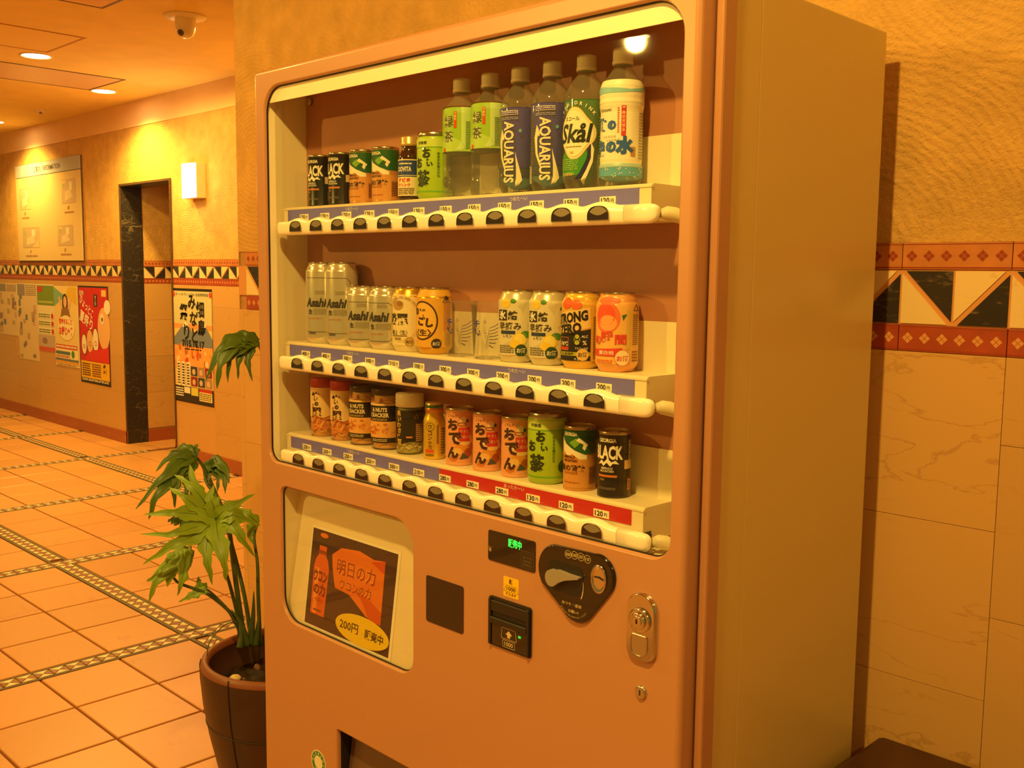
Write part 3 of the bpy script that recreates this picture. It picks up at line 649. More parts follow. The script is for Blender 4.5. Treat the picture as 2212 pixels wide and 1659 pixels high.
for x in (.08, 1.06):
    for y in (.12, .47): b = MB(); b.lathe([(0, 0), (.03, 0), (.03, .01), (.014, .012), (.014, .03), (0, .03)], 'seam_black', 16, (x, y)); b.build('foot', VM)
for nm, (x0, x1, z0, z1, r) in (('window_gasket', (WX0, WX1, WZ0, WZ1, [.03, .03, .052, .052])), ('recess_gasket', (LX0, LX1, LZ0, LZ1, [.055, .035, .05, .02]))):
    b = MB(); p0, p1 = off_rr(x0, x1, z0, z1, r, 0), off_rr(x0, x1, z0, z1, r, .0018)
    b.loft([ring3(p0, .0070), ring3(p1, .0072), ring3(p1, .0098), ring3(p0, .0098)], 'seam_black', smooth=False); b.build(nm, VM)
# display box behind the window
YB = .1085
b = MB(); b.box(.008, 1.0985, YB, YB+.004, .99, 1.80, 'brown_backing'); b.build('back_panel', VM, label='reddish brown display back panel')
b = MB(); b.box(.008, 1.099, .0106, .0130, 1.7625, 1.800, 'cream_plastic'); b.build('valance', VM, label='cream valance behind top of window')
b = MB()
b.loft([[(WX0-.003, .0105, WZ0-.01), (WX0-.003, .0105, 1.799)], [(.0315, YB, WZ0-.01), (.0315, YB, 1.799)]], 'cream_plastic', closed=False, smooth=False); b.build('side_panel', VM); b = MB()
b.loft([[(WX1+.003, .0105, WZ0-.01), (WX1+.003, .0105, 1.799)], [(1.099, YB, WZ0-.01), (1.099, YB, 1.799)]], 'cream_plastic', closed=False, smooth=False)
b.build('side_panel', VM)
b = MB(); b.box(.008, 1.099, .0105, YB, 1.7965, 1.7995, 'cream_plastic'); b.build('top_panel', VM)
b = MB(); b.box(.008, 1.099, .0105, YB, .997, 1.001, 'cream_plastic'); b.build('bottom_panel', VM)
b = MB(); b.tube([(.052, YB-.001, 1.776), (.052, YB-.010, 1.776)], .008, 'steel_rim', 12); b.build('bolt', VM)
b = MB(); b.box(WX0-.006, WX1+.006, .0285, .0300, WZ0-.006, WZ1+.006, glassM); b.build('window_glass', VM, label='clear display window')
# shelves, price strips, selection button rails
ROWS = [1.544, 1.2615, 1.0635]; RAILZ = [1.5055, 1.2235, 1.0215]
PRICES = [[120, 120, 120, 120, 150, 130, 150, 150, 150, 150, 150, 120], [400, 400, 300, 300, 210, 200, 300, 300, 200, 200, 200, 200], [250, 250, 250, 250, 300, 210, 280, 280, 280, 130, 120, 120]]
SLOT = [.136+.0733*k for k in range(12)]        # middle of each selection
YS = .0315
tagm = {}
def tag_mesh(p):
    if p in tagm: return tagm[p]
    bb = MB(); bb.box(-.0155, .0155, -.0006, 0, -.006, .006, 'tag_cream'); a = Art()
    a.text(str(p), -4.5, 0, 8.6, INK, w=16.5, bold=.025); a.text('円', 9, -.6, 6, INK, bold=.01); a.flat(bb, lambda u, v, o: (u, -.0006-o, v)); tagm[p] = bb.mesh('price_tag'); return tagm[p]
# button: chrome-edged opening, dark key with its upper reflection painted as a pale crescent
bb = MB(); w, hh = .0212, .0212
def dshape(s, drop=0.): 
    P = [(-w*s, -.0102*s), (w*s, -.0102*s)]
    for k in range(13):
        a = PI*k/12; P.append((w*s*math.copysign(abs(math.cos(a))**.75, math.cos(a)), -.003*s+.0142*s*math.sin(a)))
    return P
o_, i_ = dshape(1.0), dshape(.945)
bb.loft([ring3(o_, .0), ring3(o_, -.0016), ring3(i_, -.0016), ring3(i_, .0)], 'chrome', smooth=False)
bb.prism(i_, -.0006, .0004, 'button_dark')
crs = [(.0185*math.cos(a), -.003+.0130*math.sin(a)) for a in [PI*(.13+.74*k/12) for k in range(13)]]+[(-.0150+.030*k/10, .0015-.0045*math.sin(PI*k/10)) for k in range(11)]
bb.prism(crs, -.0011, -.0005, 'button_reflection')
btn = bb.mesh('select_button')
for r in range(3):
    z = ROWS[r]; zr = RAILZ[r]
    bb = MB()
    x0, x1, yb, rise = .060, 1.0234, YB-.001, .0035
    sec = lambda x: [(x, YS, z), (x, YS, z-.050), (x, yb, z-.050), (x, yb, z+rise), (x, .0375, z+rise)]
    bb.loft([sec(x0), sec(x1)], 'cream_plastic', cap0=True, cap1=True, smooth=False)
    bb.box(x0-.001, x1+.001, YS-.0012, YS+.004, z-.0022, z+.0004, 'cream_plastic')
    tray = bb.build('shelf_tray', VM, label='cream shelf tray carrying sample drinks')
    bb = MB(); bb.box(.13, 1.094, YB-.0028, YB-.001, z+.0036, z+.082, 'cream_plastic'); bb.build('backboard', tray)
    bb = MB(); a = Art()
    if r < 2: bb.box(.076, 1.0015, YS-.001, YS, z-.0262, z-.0022, 'label_blue'); words = [(.30, 'つめた〜い'), (.755, 'つめた〜い')]
    else:
        bb.box(.076, .560, YS-.001, YS, z-.0262, z-.0022, 'label_blue'); bb.box(.5615, 1.0015, YS-.001, YS, z-.0262, z-.0022, 'label_red'); words = [(.30, 'つめた〜い'), (.752, 'あったか〜い')]
    for x, t_ in words: a.text(t_, x*1000, (z-.0075)*1000, 7, WHT, bold=0)
    a.flat(bb, lambda u, v, o: (u, YS-.001-o, v)); bb.build('price_strip', tray, label='blue price strip' if r < 2 else 'blue and red price strip')
    for k in range(12): obj('price_tag', tag_mesh(PRICES[r][k]), tray, (SLOT[k]+.001, YS-.001, z-.0185))
    bb = MB(); bb.box(1.0235, 1.0237, .035, .052, z-.046, z-.034, 'seam_black'); bb.box(1.0235, 1.036, .036, .037, z-.046, z-.034, 'seam_black'); bb.build('tray_slot', tray)
    # rail with a bump over every button
    bb = MB(); N = 12*12+1; xa, xb = .0705, .9885; yc, dy = .0195, .0092
    def rail_ring(x, s=1.):
        ph = (x-SLOT[0])/.0733; bump = 0.
        if -.45 < ph < 11.45: bump = .5+.5*math.cos(2*PI*(ph-round(ph)))
        top = .0118+.0062*bump**.8; bot = -.0172; P = []
        for k in range(20):
            a = 2*PI*k/20; c, s_ = math.cos(a), math.sin(a)
            yy = yc+dy*s*math.copysign(abs(c)**.62, c); zz = (top if s_ > 0 else -bot)*s*math.copysign(abs(s_)**.7, s_); P.append((x, yy, zr+zz))
        return P
    xs_ = [xa+(xb-xa)*k/(N-1) for k in range(N)]
    rg = [rail_ring(xa-.0115*math.sin(q), math.cos(q)*.9+.1 if q < 1.5 else .25) for q in (1.55, 1.25, .9, .5, .2)]+[rail_ring(x) for x in xs_]
    bb.loft(rg, 'white_gloss', cap0=True, cap1=True)
    rail = bb.build('button_rail', VM, label='glossy white selection button rail')
    bb = MB(); rg = [rail_ring(.9893)]+[rail_ring(1.030+.0160*math.sin(q), max(.2, math.cos(q)**.6)) for q in (0, .5, .85, 1.1, 1.3, 1.45, 1.54)]
    bb.loft(rg, 'white_gloss', cap0=True, cap1=True); bb.build('end_cap', rail)
    bb = MB(); bb.tube([(1.040, .0325, zr-.002), (1.046, .0390, zr-.002), (1.054, .048, zr-.004), (1.066, .060, zr-.010), (1.082, .072, zr-.017), (1.096, .082, zr-.023)], [.006, .0105, .0110, .009, .0068, .0045], 'cream_plastic', 12); bb.build('cable_arm', rail)
    bb = MB()
    for x in (SLOT[5]+.0367,): bb.loft([[(x-.0004, p[1], p[2]) for p in [(q[0], yc+(q[1]-yc)*1.012, zr+(q[2]-zr)*1.012) for q in rail_ring(x)]], [(x+.0004, p[1], p[2]) for p in [(q[0], yc+(q[1]-yc)*1.012, zr+(q[2]-zr)*1.012) for q in rail_ring(x)]]], 'cream_plastic')
    bb.build('joint_line', rail)
    for k in range(12): obj('select_button', btn, rail, (SLOT[k], yc-dy-.0002, zr))
# lower advertising recess
SL = lambda z: .012+.038*(z-LZ0)/(LZ1-LZ0)     # sloping back card: y at height z
b = MB(); b.add([(LX0-.006, SL(LZ0-.005), LZ0-.005), (LX1+.006, SL(LZ0-.005), LZ0-.005), (LX1+.006, SL(LZ1+.01), LZ1+.01), (LX0-.006, SL(LZ1+.01), LZ1+.01)], [(0, 1, 2, 3)], 'cream_plastic')
b.loft([[(LX0-.002, .0105, LZ0-.008), (LX0-.002, .0105, LZ1+.01)], [(LX0-.002, .055, LZ0-.008), (LX0-.002, .055, LZ1+.01)]], 'cream_plastic', closed=False, smooth=False)
b.loft([[(LX1+.002, .0105, LZ0-.008), (LX1+.002, .0105, LZ1+.01)], [(LX1+.002, .055, LZ0-.008), (LX1+.002, .055, LZ1+.01)]], 'cream_plastic', closed=False, smooth=False)
b.box(LX0-.002, LX1+.002, .0105, .055, LZ1+.002, LZ1+.006, 'cream_plastic'); b.build('display_recess', VM)
b = MB(); b.box(LX0-.004, LX1+.004, .0100, .0105, LZ0-.004, LZ1+.004, glassM); b.build('recess_glass', VM)
a = Art(); OR, DK = PR((226, 120, 44)), PR((150, 62, 30))
a.rect(-149, 149, 0, 213, WHT, 1); a.rect(-145, 141, 5, 208, PR((70, 44, 44)), 2); a.poly([(-145, 5), (0, 5), (60, 100), (-145, 150)], PR((84, 54, 50)), 3)
a.poly([(-70, 165), (-40, 184), (20, 190), (70, 182), (105, 186), (108, 60), (60, 66), (0, 96), (-50, 100), (-62, 130)], OR, 4)
a.poly([(10, 110), (40, 96), (70, 62), (108, 60), (108, 84), (70, 100)], PR((206, 84, 30)), 5); a.poly([(60, 176), (105, 186), (106, 160)], PR((206, 84, 30)), 5)
a.poly([(-128, 30), (-78, 30), (-76, 130), (-82, 148), (-90, 156), (-90, 178), (-116, 178), (-116, 156), (-124, 148), (-130, 130)], PR((216, 100, 40)), 4)
a.poly([(-122, 32), (-108, 32), (-110, 128), (-124, 128)], PR((240, 150, 70)), 5); a.rect(-117, -89, 176, 190, PR((60, 50, 40)), 5); a.ell(-103, 198, 14, 5, OR, 5); a.rect(-117, -89, 158, 166, DK, 5)
a.text('明日の力', 15, 146, 32, PR((240, 150, 60)), w=128, bold=.07, layer=6); a.text('明日の力', 15, 146, 32, DK, w=128, bold=.012, layer=7)
a.text('ウコンの力', 18, 112, 21, PR((240, 150, 60)), w=104, bold=.07, layer=6); a.text('ウコンの力', 18, 112, 21, DK, w=104, bold=.012, layer=7)
a.text('ウコン', -103, 112, 26, PR((120, 50, 30)), w=48, bold=.05, layer=7); a.text('の力', -103, 84, 26, PR((120, 50, 30)), w=42, bold=.05, layer=7); a.text('ウコン', -103, 62, 8, DK, layer=7); a.rect(-118, -90, 38, 42, DK, 7)
a.ell(52, 34, 88, 30, PR((236, 204, 40)), 8, 40); a.text('200円', 10, 34, 20, PR((90, 70, 20)), w=62, bold=.02, layer=9); a.text('販売中', 92, 33, 20, PR((90, 70, 20)), w=60, bold=.03, layer=9)
b = MB(); sl = math.atan2(.038, LZ1-LZ0); ca, sa = math.cos(sl), math.sin(sl); zb_ = LZ0+.002
a.flat(b, lambda u, v, o: (.292+u, SL(zb_)-.0006-o+v*sa, zb_+v*ca+o*sa), .00012); b.build('advert_card', VM, label='orange drink advert card reading 200円 販売中')
# money side: display, note reader, coin plate, locks
b = MB(); b.prism(rrect(.7235, .833, .932, .984, .004, 4), -.0015, .004, 'black_gloss'); a = Art()
a.text('販売中', 787, 971, 14.5, 'led_green', w=31, bold=.02); a.text('¥', 728.5, 951, 9, PR((190, 170, 140)), bold=0)
a.frame(802, 830, 936, 964, .5, PR((96, 84, 72))); a.text('0.00000', 816, 960.5, 4.6, PR((70, 62, 56)), w=24)
for k, s_ in enumerate(('おつり', '100円切れ', '10円切れ')): a.text(s_, 816, 953.5-k*6.2, 4.4, PR((120, 104, 88)), w=20, bold=0)
a.flat(b, lambda u, v, o: (u, -.0015-o, v), .0001); b.build('display_panel', VM, label='black display with green 販売中 lettering')
b = MB(); b.prism(rrect(.5615, .6615, .783, .869, .005, 4), -.0012, .004, 'dark_panel'); b.build('blank_cover', VM)
b = MB(); b.prism(rrect(.760, .7955, .8775, .9115, .002, 3), -.0004, .001, PR((240, 196, 30))); a = Art(); BR = PR((70, 40, 16))
a.text('新', 778, 904.5, 9.5, BR, bold=.03); a.line([(766, 897), (790, 897), (795, 886.5), (761, 886.5), (766, 897)], .6, BR); a.text('1000', 778, 892, 7, BR, w=21, bold=.02); a.text('使えます', 778, 882.5, 5.2, BR, w=24, bold=.02)
a.flat(b, lambda u, v, o: (u, -.0004-o, v), .0001); b.build('note_sticker', VM, label='yellow sticker about new 1000 yen notes')
b = MB(); b.prism(rrect(.728, .827, .786, .8715, .005, 4), -.003, .004, 'black_plastic')
b.box(.735, .821, -.006, -.0029, .847, .866, 'black_plastic', .0015); b.box(.738, .818, -.0035, -.0029, .838, .847, 'seam_black'); b.box(.735, .821, -.0085, -.0029, .826, .838, 'black_plastic', .002)
b.box(.735, .821, -.0045, -.0029, .790, .825, 'black_gloss', .001)
for x in (.733, .822): b.box(x-.003, x+.003, -.007, -.0029, .788, .868, 'black_plastic', .001)
a = Art(); TN = PR((206, 186, 140)); a.line([(762, 824), (793, 824), (796, 806), (760, 806), (762, 824)], .7, TN); a.poly([(778, 821), (786, 813.5), (781.5, 813.5), (781.5, 808.5), (774.5, 808.5), (774.5, 813.5), (770, 813.5)], TN); a.frame(764, 792, 791.5, 803.5, .7, TN); a.text('1000', 778, 797.5, 7.5, TN, w=20, bold=.015); a.rect(800, 806, 815, 819, 'led_green_dim')
a.flat(b, lambda u, v, o: (u, -.0046-o, v), .0001); b.build('note_reader', VM, label='black banknote slot with upward arrow')
def hull3(cs, n=14):
    out = []
    for i, (cx, cz, r) in enumerate(cs):
        px, pz, pr_ = cs[i-1]; nx, nz, nr = cs[(i+1) % 3]
        a0 = math.atan2(cz-pz, cx-px)-PI/2+math.asin((r-pr_)/math.hypot(cx-px, cz-pz)) ; a1 = math.atan2(nz-cz, nx-cx)-PI/2+math.asin((nr-r)/math.hypot(nx-cx, nz-cz))
        while a1 < a0: a1 += 2*PI
        for k in range(n+1): a_ = a0+(a1-a0)*k/n; out.append((cx+r*math.cos(a_), cz+r*math.sin(a_)))
    return out
hp = hull3([(.925, .908, .0345), (.9665, .9585, .0335), (.8845, .9475, .0425)])
b = MB(); hi = [(.925+(x-.925)*.965, .94+(z-.94)*.965) for x, z in hp]
b.loft([ring3(hp, .004), ring3(hp, -.003), ring3(hi, -.006)], 'black_gloss'); b.add(ring3(hi, -.006), tessellate_polygon([[Vector((x, z, 0)) for x, z in hi]]), 'black_gloss')
coin = b.build('coin_plate', VM, label='black rounded triangular coin plate'); a = Art(); GD = PR((206, 186, 130))
for k, s_ in enumerate(('500', '100', '50', '10')):
    cx, cz = 908+k*13.2, 981.0+[-1.0, .2, .2, -.6][k]; a.ring(cx, cz, 6.7, 6.4, .7, GD, 1, 24); a.text(s_, cx, cz, 5.4, GD, w=9.5 if k < 2 else 7.5, bold=.015, shear=.2)
a.flat(bb := MB(), lambda u, v, o: (u, -.006-o, v), .00012); bb.build('coin_values', coin); a = Art()
a.text('おつり・返却', 917, 901.5, 5.4, GD, w=40, bold=.01); a.text('お願い!!', 921, 890.5, 5.0, GD, w=21, bold=.01)
for k, ch in enumerate('おつりは丁寧にお取り出しください'):
    an = -PI/2+(k-7.5)*.118; a.text(ch, 921+math.cos(an)*32, 914+math.sin(an)*32, 2.8, GD, bold=0, rot=an+PI/2)
a.flat(bb := MB(), lambda u, v, o: (u, -.006-o, v), .00012); bb.build('return_lettering', coin); a = Art()
a.ring(896, 934, 45, 48, 1.5, PR((220, 204, 170)), 3, 12, -.42, .28)
a.flat(bb := MB(), lambda u, v, o: (u, -.006-o, v), .00012); bb.build('lever_mark', coin)
b = MB(); dent = rrect(.866, .940, .916, .966, .016, 5); b.prism(dent, -.0066, -.0058, 'black_plastic'); b.build('lever_well', coin)
b = MB(); lev = [(.8805+.0125*math.cos(a_), .9375+.0135*math.sin(a_)) for a_ in [PI*.42+1.32*PI*k/14 for k in range(15)]]+[(.896, .9335), (.910, .9400), (.937, .9475), (.9375, .950), (.915, .9505), (.905, .9515), (.893, .9525)]
b.prism(lev, -.0155, -.0066, 'grey_plastic'); b.build('return_lever', coin, label='grey coin return lever')
b = MB(); oc = circ(.9712, .9545, .0148, .0225, 32); ic = circ(.9712, .9545, .0125, .0195, 32)
b.loft([ring3(oc, -.006), ring3(oc, -.0085), ring3(ic, -.0085), ring3(circ(.9712, .9545, .0105, .016, 32), -.0068)], 'chrome'); b.add(ring3(circ(.9712, .9545, .0105, .016, 32), -.0068), [tuple(range(32))], 'chrome')
b.prism([(.9625, .9578), (.9632, .9555), (.972, .9560), (.9805, .9535), (.9805, .9560), (.9725, .9588)], -.0076, -.0067, 'seam_black'); b.build('coin_slot', coin, label='chrome coin slot')
b = MB()
lk = lambda d: rrect(1.0245+d, 1.0785-d, .848+d, .951-d, [.020-d, .020-d, .0265-d, .0265-d], 7)
b.loft([ring3(lk(0), .003), ring3(lk(0), -.004), ring3(lk(.0025), -.0075)], 'chrome'); b.add(ring3(lk(.0025), -.0075), tessellate_polygon([[Vector((x, z, 0)) for x, z in lk(.0025)]]), 'chrome')
lock = b.build('lock_handle', VM, label='chrome lock handle plate')
b = MB(); q = rrect(1.0345, 1.0665, .855, .888, [.013, .013, .004, .004], 6); q2 = rrect(1.0365, 1.0645, .857, .886, [.011, .011, .004, .004], 6)
b.loft([ring3(q, -.0074), ring3(q, -.0088), ring3(q2, -.0088), ring3(q2, -.0076)], 'chrome', smooth=False); b.add(ring3(q2, -.0078), [tuple(range(len(q2)))], 'brushed_steel'); b.build('finger_pull', lock)
b = MB()
for r0, r1, y0, y1 in ((.0185, .0165, -.0075, -.011), (.0125, .0112, -.010, -.0145), (.0085, .0075, -.014, -.016)):
    b.loft([ring3(circ(1.052, .911, r0), y0), ring3(circ(1.052, .911, r0), y1), ring3(circ(1.052, .911, r1), y1-.0006)], 'chrome'); b.add(ring3(circ(1.052, .911, r1), y1-.0006), [tuple(range(28))], 'chrome')
b.box(1.0505, 1.0535, -.0170, -.0164, .9075, .9145, 'seam_black'); b.build('lock_cylinder', lock)
b = MB(); b.loft([ring3(circ(1.052, .799, .0095, .0105), .002), ring3(circ(1.052, .799, .0095, .0105), -.003), ring3(circ(1.052, .799, .0075, .0085), -.0045)], 'brushed_steel'); b.add(ring3(circ(1.052, .799, .0075, .0085), -.0045), [tuple(range(28))], 'brushed_steel'); b.box(1.051, 1.053, -.0050, -.0044, .795, .803, 'seam_black'); b.build('key_lock', VM)
# delivery port
b = MB(); b.box(PX0-.004, PX1+.004, .045, .050, PZ0-.004, PZ1+.004, 'seam_black'); b.box(PX0-.004, PX0, .010, .05, PZ0, PZ1, 'seam_black'); b.box(PX1, PX1+.004, .010, .05, PZ0, PZ1, 'seam_black'); b.box(PX0, PX1, .010, .05, PZ1, PZ1+.004, 'seam_black'); b.box(PX0, PX1, .010, .05, PZ0-.004, PZ0, 'seam_black'); b.build('delivery_port', VM)
M('flap_smoke', (104, 80, 68), .3); b = MB(); b.add([(PX0+.004, .040, PZ1-.002), (PX1-.004, .040, PZ1-.002), (PX1-.004, .014, PZ0+.01), (PX0+.004, .014, PZ0+.01)], [(0, 1, 2, 3)], 'flap_smoke'); b.add([(PX0+.004, .043, PZ1-.002), (PX1-.004, .043, PZ1-.002), (PX1-.004, .017, PZ0+.01), (PX0+.004, .017, PZ0+.01)], [(0, 1, 2, 3)], 'flap_smoke'); b.build('delivery_flap', VM)
b = MB(); b.prism(circ(.2115, .383, .0265, .0265, 32), -.0005, .001, M('sticker_white', (232, 222, 190), .4)); a = Art(); GR = PR((40, 130, 60)); a.ring(211.5, 383, 24.3, 24.3, 9.5, GR, 1, 40)
for k, ch in enumerate('のんだあとはリサイクル'): an = PI*.98-k*.52; a.text(ch, 211.5+math.cos(an)*19.6, 383+math.sin(an)*19.6, 6, WHT, bold=.01, rot=an-PI/2)
a.flat(b, lambda u, v, o: (u, -.0005-o, v), .0001); b.build('recycling_sticker', VM, label='round green and white recycling sticker')
# ==PRODUCTS==
YP = .0705
PXS = [.1390+.0723*k for k in range(12)]
def zrow(r): return ROWS[r]+.0035+.0002
def place(root, r, k, rz=0., dx=0., label=None, group=None):
    root.location = (PXS[k]+dx, YP, zrow(r)); root.rotation_euler.z = math.radians(rz)
    if label: root['label'] = label
    if group: root['group'] = group
    return root
CAN350 = [(0, .006), (.022, .005), (.0238, .0005), (.0252, .0), (.0265, .0012), (.0285, .005), (.0328, .0115), (.033, .0135), (.033, .103)]
NECK350 = [(.033, .103), (.0322, .1055), (.0282, .1145), (.0268, .1178), (.0268, .1195)]
LID350 = [(.0268, .1195), (.0276, .1212), (.0272, .1222), (.0262, .1218), (.0256, .1180), (.0248, .1172), (0, .1172)]
def stretch(P, d, frm): return [(r, z+(d if z > frm else 0)) for r, z in P]
RIDGE = [(.033, .103), (.0326, .1048), (.0312, .1062), (.0315, .1072), (.0303, .1088), (.0306, .1098), (.0292, .1114), (.0295, .1124), (.0278, .1144), (.0268, .1178), (.0268, .1195)]
STEEL = [(0, .004), (.0242, .003), (.0252, .0), (.0262, .0002), (.0266, .002), (.0263, .0042), (.0260, .0055), (.0260, .0985), (.0263, .1000)]
STEELTOP = [(.0263, .1000), (.0267, .1015), (.0266, .1042), (.0258, .1046), (.0250, .1038), (.0248, .1005), (0, .1003)]
def can(name, body, bodymat, neck, neckmat, lid, art, label, R, cat='can', dv=None):
    t = thing(name, label, cat)
    b = MB(); b.lathe(body, bodymat, 48); b.lathe(neck, neckmat, 48) if neck else None; b.build('can_body', t)
    b = MB(); b.lathe(lid, 'steel_rim', 48)
    zt = lid[-1][1]; b.box(-.004, .004, -.010, .004, zt+.0004, zt+.0012, 'aluminium', .0003); b.build('can_lid', t)
    if art: art.wrap(MB_ := MB(), body+(neck or []), R, dv=dv); MB_.build('printed_label', t)
    return t
def full(a, R, y0, y1, mat, layer=1): return a.rect(-PI*R*1000+.01, PI*R*1000-.01, y0, y1, mat, layer)
M('can_black', (24, 20, 22), .3, coat=.3); M('can_tan', (214, 150, 78), .35, .25); M('can_green', (26, 98, 44), .32, coat=.2); M('can_lime', (170, 206, 44), .35, coat=.2)
M('can_salmon', (236, 168, 126), .4); M('can_gold', (222, 176, 62), .28, .7); M('can_cream', (240, 226, 186), .3, .2); M('can_silverprint', (206, 198, 180), .26, .8); M('can_yellow', (238, 196, 84), .3, .3); M('can_peach', (244, 178, 110), .3, .2); M('can_silver2', (222, 214, 190), .27, .4)
INKS = 'ink_black'
# --- black coffee
def black_can(label):
    a = Art(); W = WHT; OB = PR((206, 120, 50))
    a.text('GEORGIA', 0, 91, 6.4, W, w=30, bold=.03); a.text('BLACK', 1, 72, 22, W, w=50, bold=.04)
    a.poly([(-18, 52), (-10, 60), (-5, 56), (1, 63), (8, 57), (14, 60), (20, 54), (10, 55), (6, 50), (0, 56), (-6, 50), (-10, 54)], W)
    a.text('EMERALD', 0, 47, 3.6, W, w=20, bold=.01); a.text('MOUNTAIN', 0, 42.5, 3.6, W, w=23, bold=.01); a.rect(-17, 17, 33, 36.5, OB); a.text('無糖', -8, 29, 4, PR((180, 150, 110)), bold=0); a.small(-15, 15, 13, 17, PR((120, 110, 100)), 2)
    a.text('GEORGIA', 41, 72, 8, PR((200, 190, 170)), w=40, rot=-PI/2, bold=.03); a.rect(29, 48, 46, 60, PR((226, 196, 150)), 1); a.rect(35, 50, 10, 32, PR((130, 60, 40)), 1); a.small(36, 49, 12, 30, PR((220, 180, 130)), 5)
    return can('coffee_can', STEEL, 'can_black', None, None, STEELTOP, a, label, .026)
# --- green and tan coffee
def emerald_can(label):
    a = Art(); W = PR((244, 236, 214)); G = PR((24, 92, 44)); LG = PR((120, 176, 50)); DT = PR((60, 36, 20))
    full(a, .026, 60, 99, G); a.poly([(-30, 99), (-26, 90), (-12, 76), (6, 66), (26, 58), (26, 50), (-30, 56)], W, 2)
    a.poly([(-4, 78), (8, 86), (16, 80), (6, 70)], LG, 3); a.poly([(12, 87), (28, 76), (22, 66), (18, 70), (20, 76), (8, 82)], W, 3); a.poly([(24, 72), (42, 78), (42, 62), (30, 60)], G, 3)
    a.poly([(-20, 64), (-6, 56), (2, 60), (14, 52), (-20, 50)], PR((220, 140, 60)), 3)
    full(a, .026, 5, 52, PR((214, 150, 80)), 2); a.text('GEORGIA', -3, 92, 6, W, w=26, bold=.03, layer=4); a.text('EMERALD', -4, 55, 4.6, DT, w=22, bold=.03, layer=5); a.text('MOUNTAIN', -2, 49, 4.6, DT, w=25, bold=.03, layer=5)
    a.text('豊の微糖', 0, 37, 11, DT, w=46, bold=.03, layer=4); a.small(-14, 12, 27, 31, PR((170, 100, 40)), 2, 4); a.small(-14, 14, 12, 15, PR((170, 100, 40)), 1, 4); a.rect(30, 50, 10, 40, PR((180, 110, 56)), 3); a.small(31, 49, 12, 38, PR((90, 50, 24)), 8, 4)
    return can('coffee_can', STEEL, 'can_tan', None, None, STEELTOP, a, label, .026)
# --- green tea
TEA = [(0, .006), (.024, .005), (.0268, .0), (.0285, .0012), (.0315, .006), (.0328, .010), (.0328, .106), (.0322, .108), (.0310, .1105)]
TEATOP = [(.0310, .1105), (.0313, .112), (.0310, .1185), (.0302, .1205), (.0294, .1195), (.0290, .1165), (0, .1165)]
TEALID = [(.0318, .112), (.0322, .1205), (.0310, .1215), (.0300, .120), (.0296, .1170), (0, .1168)]
def tea_can(label):
    a = Art(); D = PR((36, 52, 24)); full(a, .0328, 92, 106.5, PR((198, 222, 100))); full(a, .0328, 11, 14, PR((110, 180, 40)))
    full(a, .0328, 90.5, 92, PR((110, 180, 40)), 2); a.text('伊藤園', -10, 99, 6, D, w=20, bold=.01)
    for ch, x, y, s_ in (('お', 0, 81, 18), ('〜', 2, 69, 8), ('い', 6, 61, 12), ('お', -17, 64, 18), ('茶', -8, 36, 30)): a.text(ch, x, y, s_ if ch not in '〜い' else s_*.7, D, w=s_*1.0 if ch != '〜' else 4, bold=.05, layer=3, rot=.0 if ch != '〜' else 1.4)
    a.vtext('国産茶葉100%', 22, 82, 5.2, PR((70, 110, 30)), bold=.01, gap=.08); a.rect(44, 78, 16, 104, PR((60, 110, 40)), 2); a.small(46, 76, 20, 100, PR((30, 60, 24)), 16, 3); a.ell(38, 30, 8, 10, PR((50, 90, 40)), 3)
    t = can('tea_can', TEA, 'can_lime', None, None, [(.0310, .1105), (.0314, .112), (.0314, .1178), (.0306, .1186), (.0298, .1178), (.0294, .1148), (0, .1146)], a, label, .0328)
    return t
# --- brown tonic bottle
def tonic_bottle(label):
    t = thing('tonic_bottle', label, 'bottle'); M('brown_glass', (58, 32, 18), .12, coat=.6)
    P = [(0, .002), (.019, .0), (.021, .002), (.0215, .006), (.0215, .078), (.0205, .083), (.0155, .092), (.0142, .096), (.0142, .103)]
    b = MB(); b.lathe(P, 'brown_glass', 40); b.build('bottle_body', t)
    b = MB(); b.lathe([(.0142, .101), (.0160, .101), (.0163, .106), (.0160, .1065), (.0160, .117), (.0152, .1182), (0, .1182)], M('cap_gold', (226, 196, 140), .3, .5), 36); b.build('bottle_cap', t)
    a = Art(); B = PR((40, 62, 140)); full(a, .0215, 9, 76, PR((240, 226, 186))); full(a, .0215, 44, 74, B, 2); a.text('DOVITA', 0, 58, 9, WHT, w=28, bold=.03, layer=3); a.small(-12, 16, 66, 70, WHT, 1, 3); a.text('ドビタ', 0, 38, 8, PR((214, 50, 40)), w=24, bold=.05, layer=3); a.text('ドリンク', 0, 29, 6, PR((214, 50, 40)), w=24, bold=.04, layer=3); a.small(-14, 20, 11, 24, PR((120, 90, 60)), 4, 3); full(a, .0215, 46, 47, WHT, 3)
    a.wrap(b := MB(), P, .0215); b.build('paper_label', t); return t
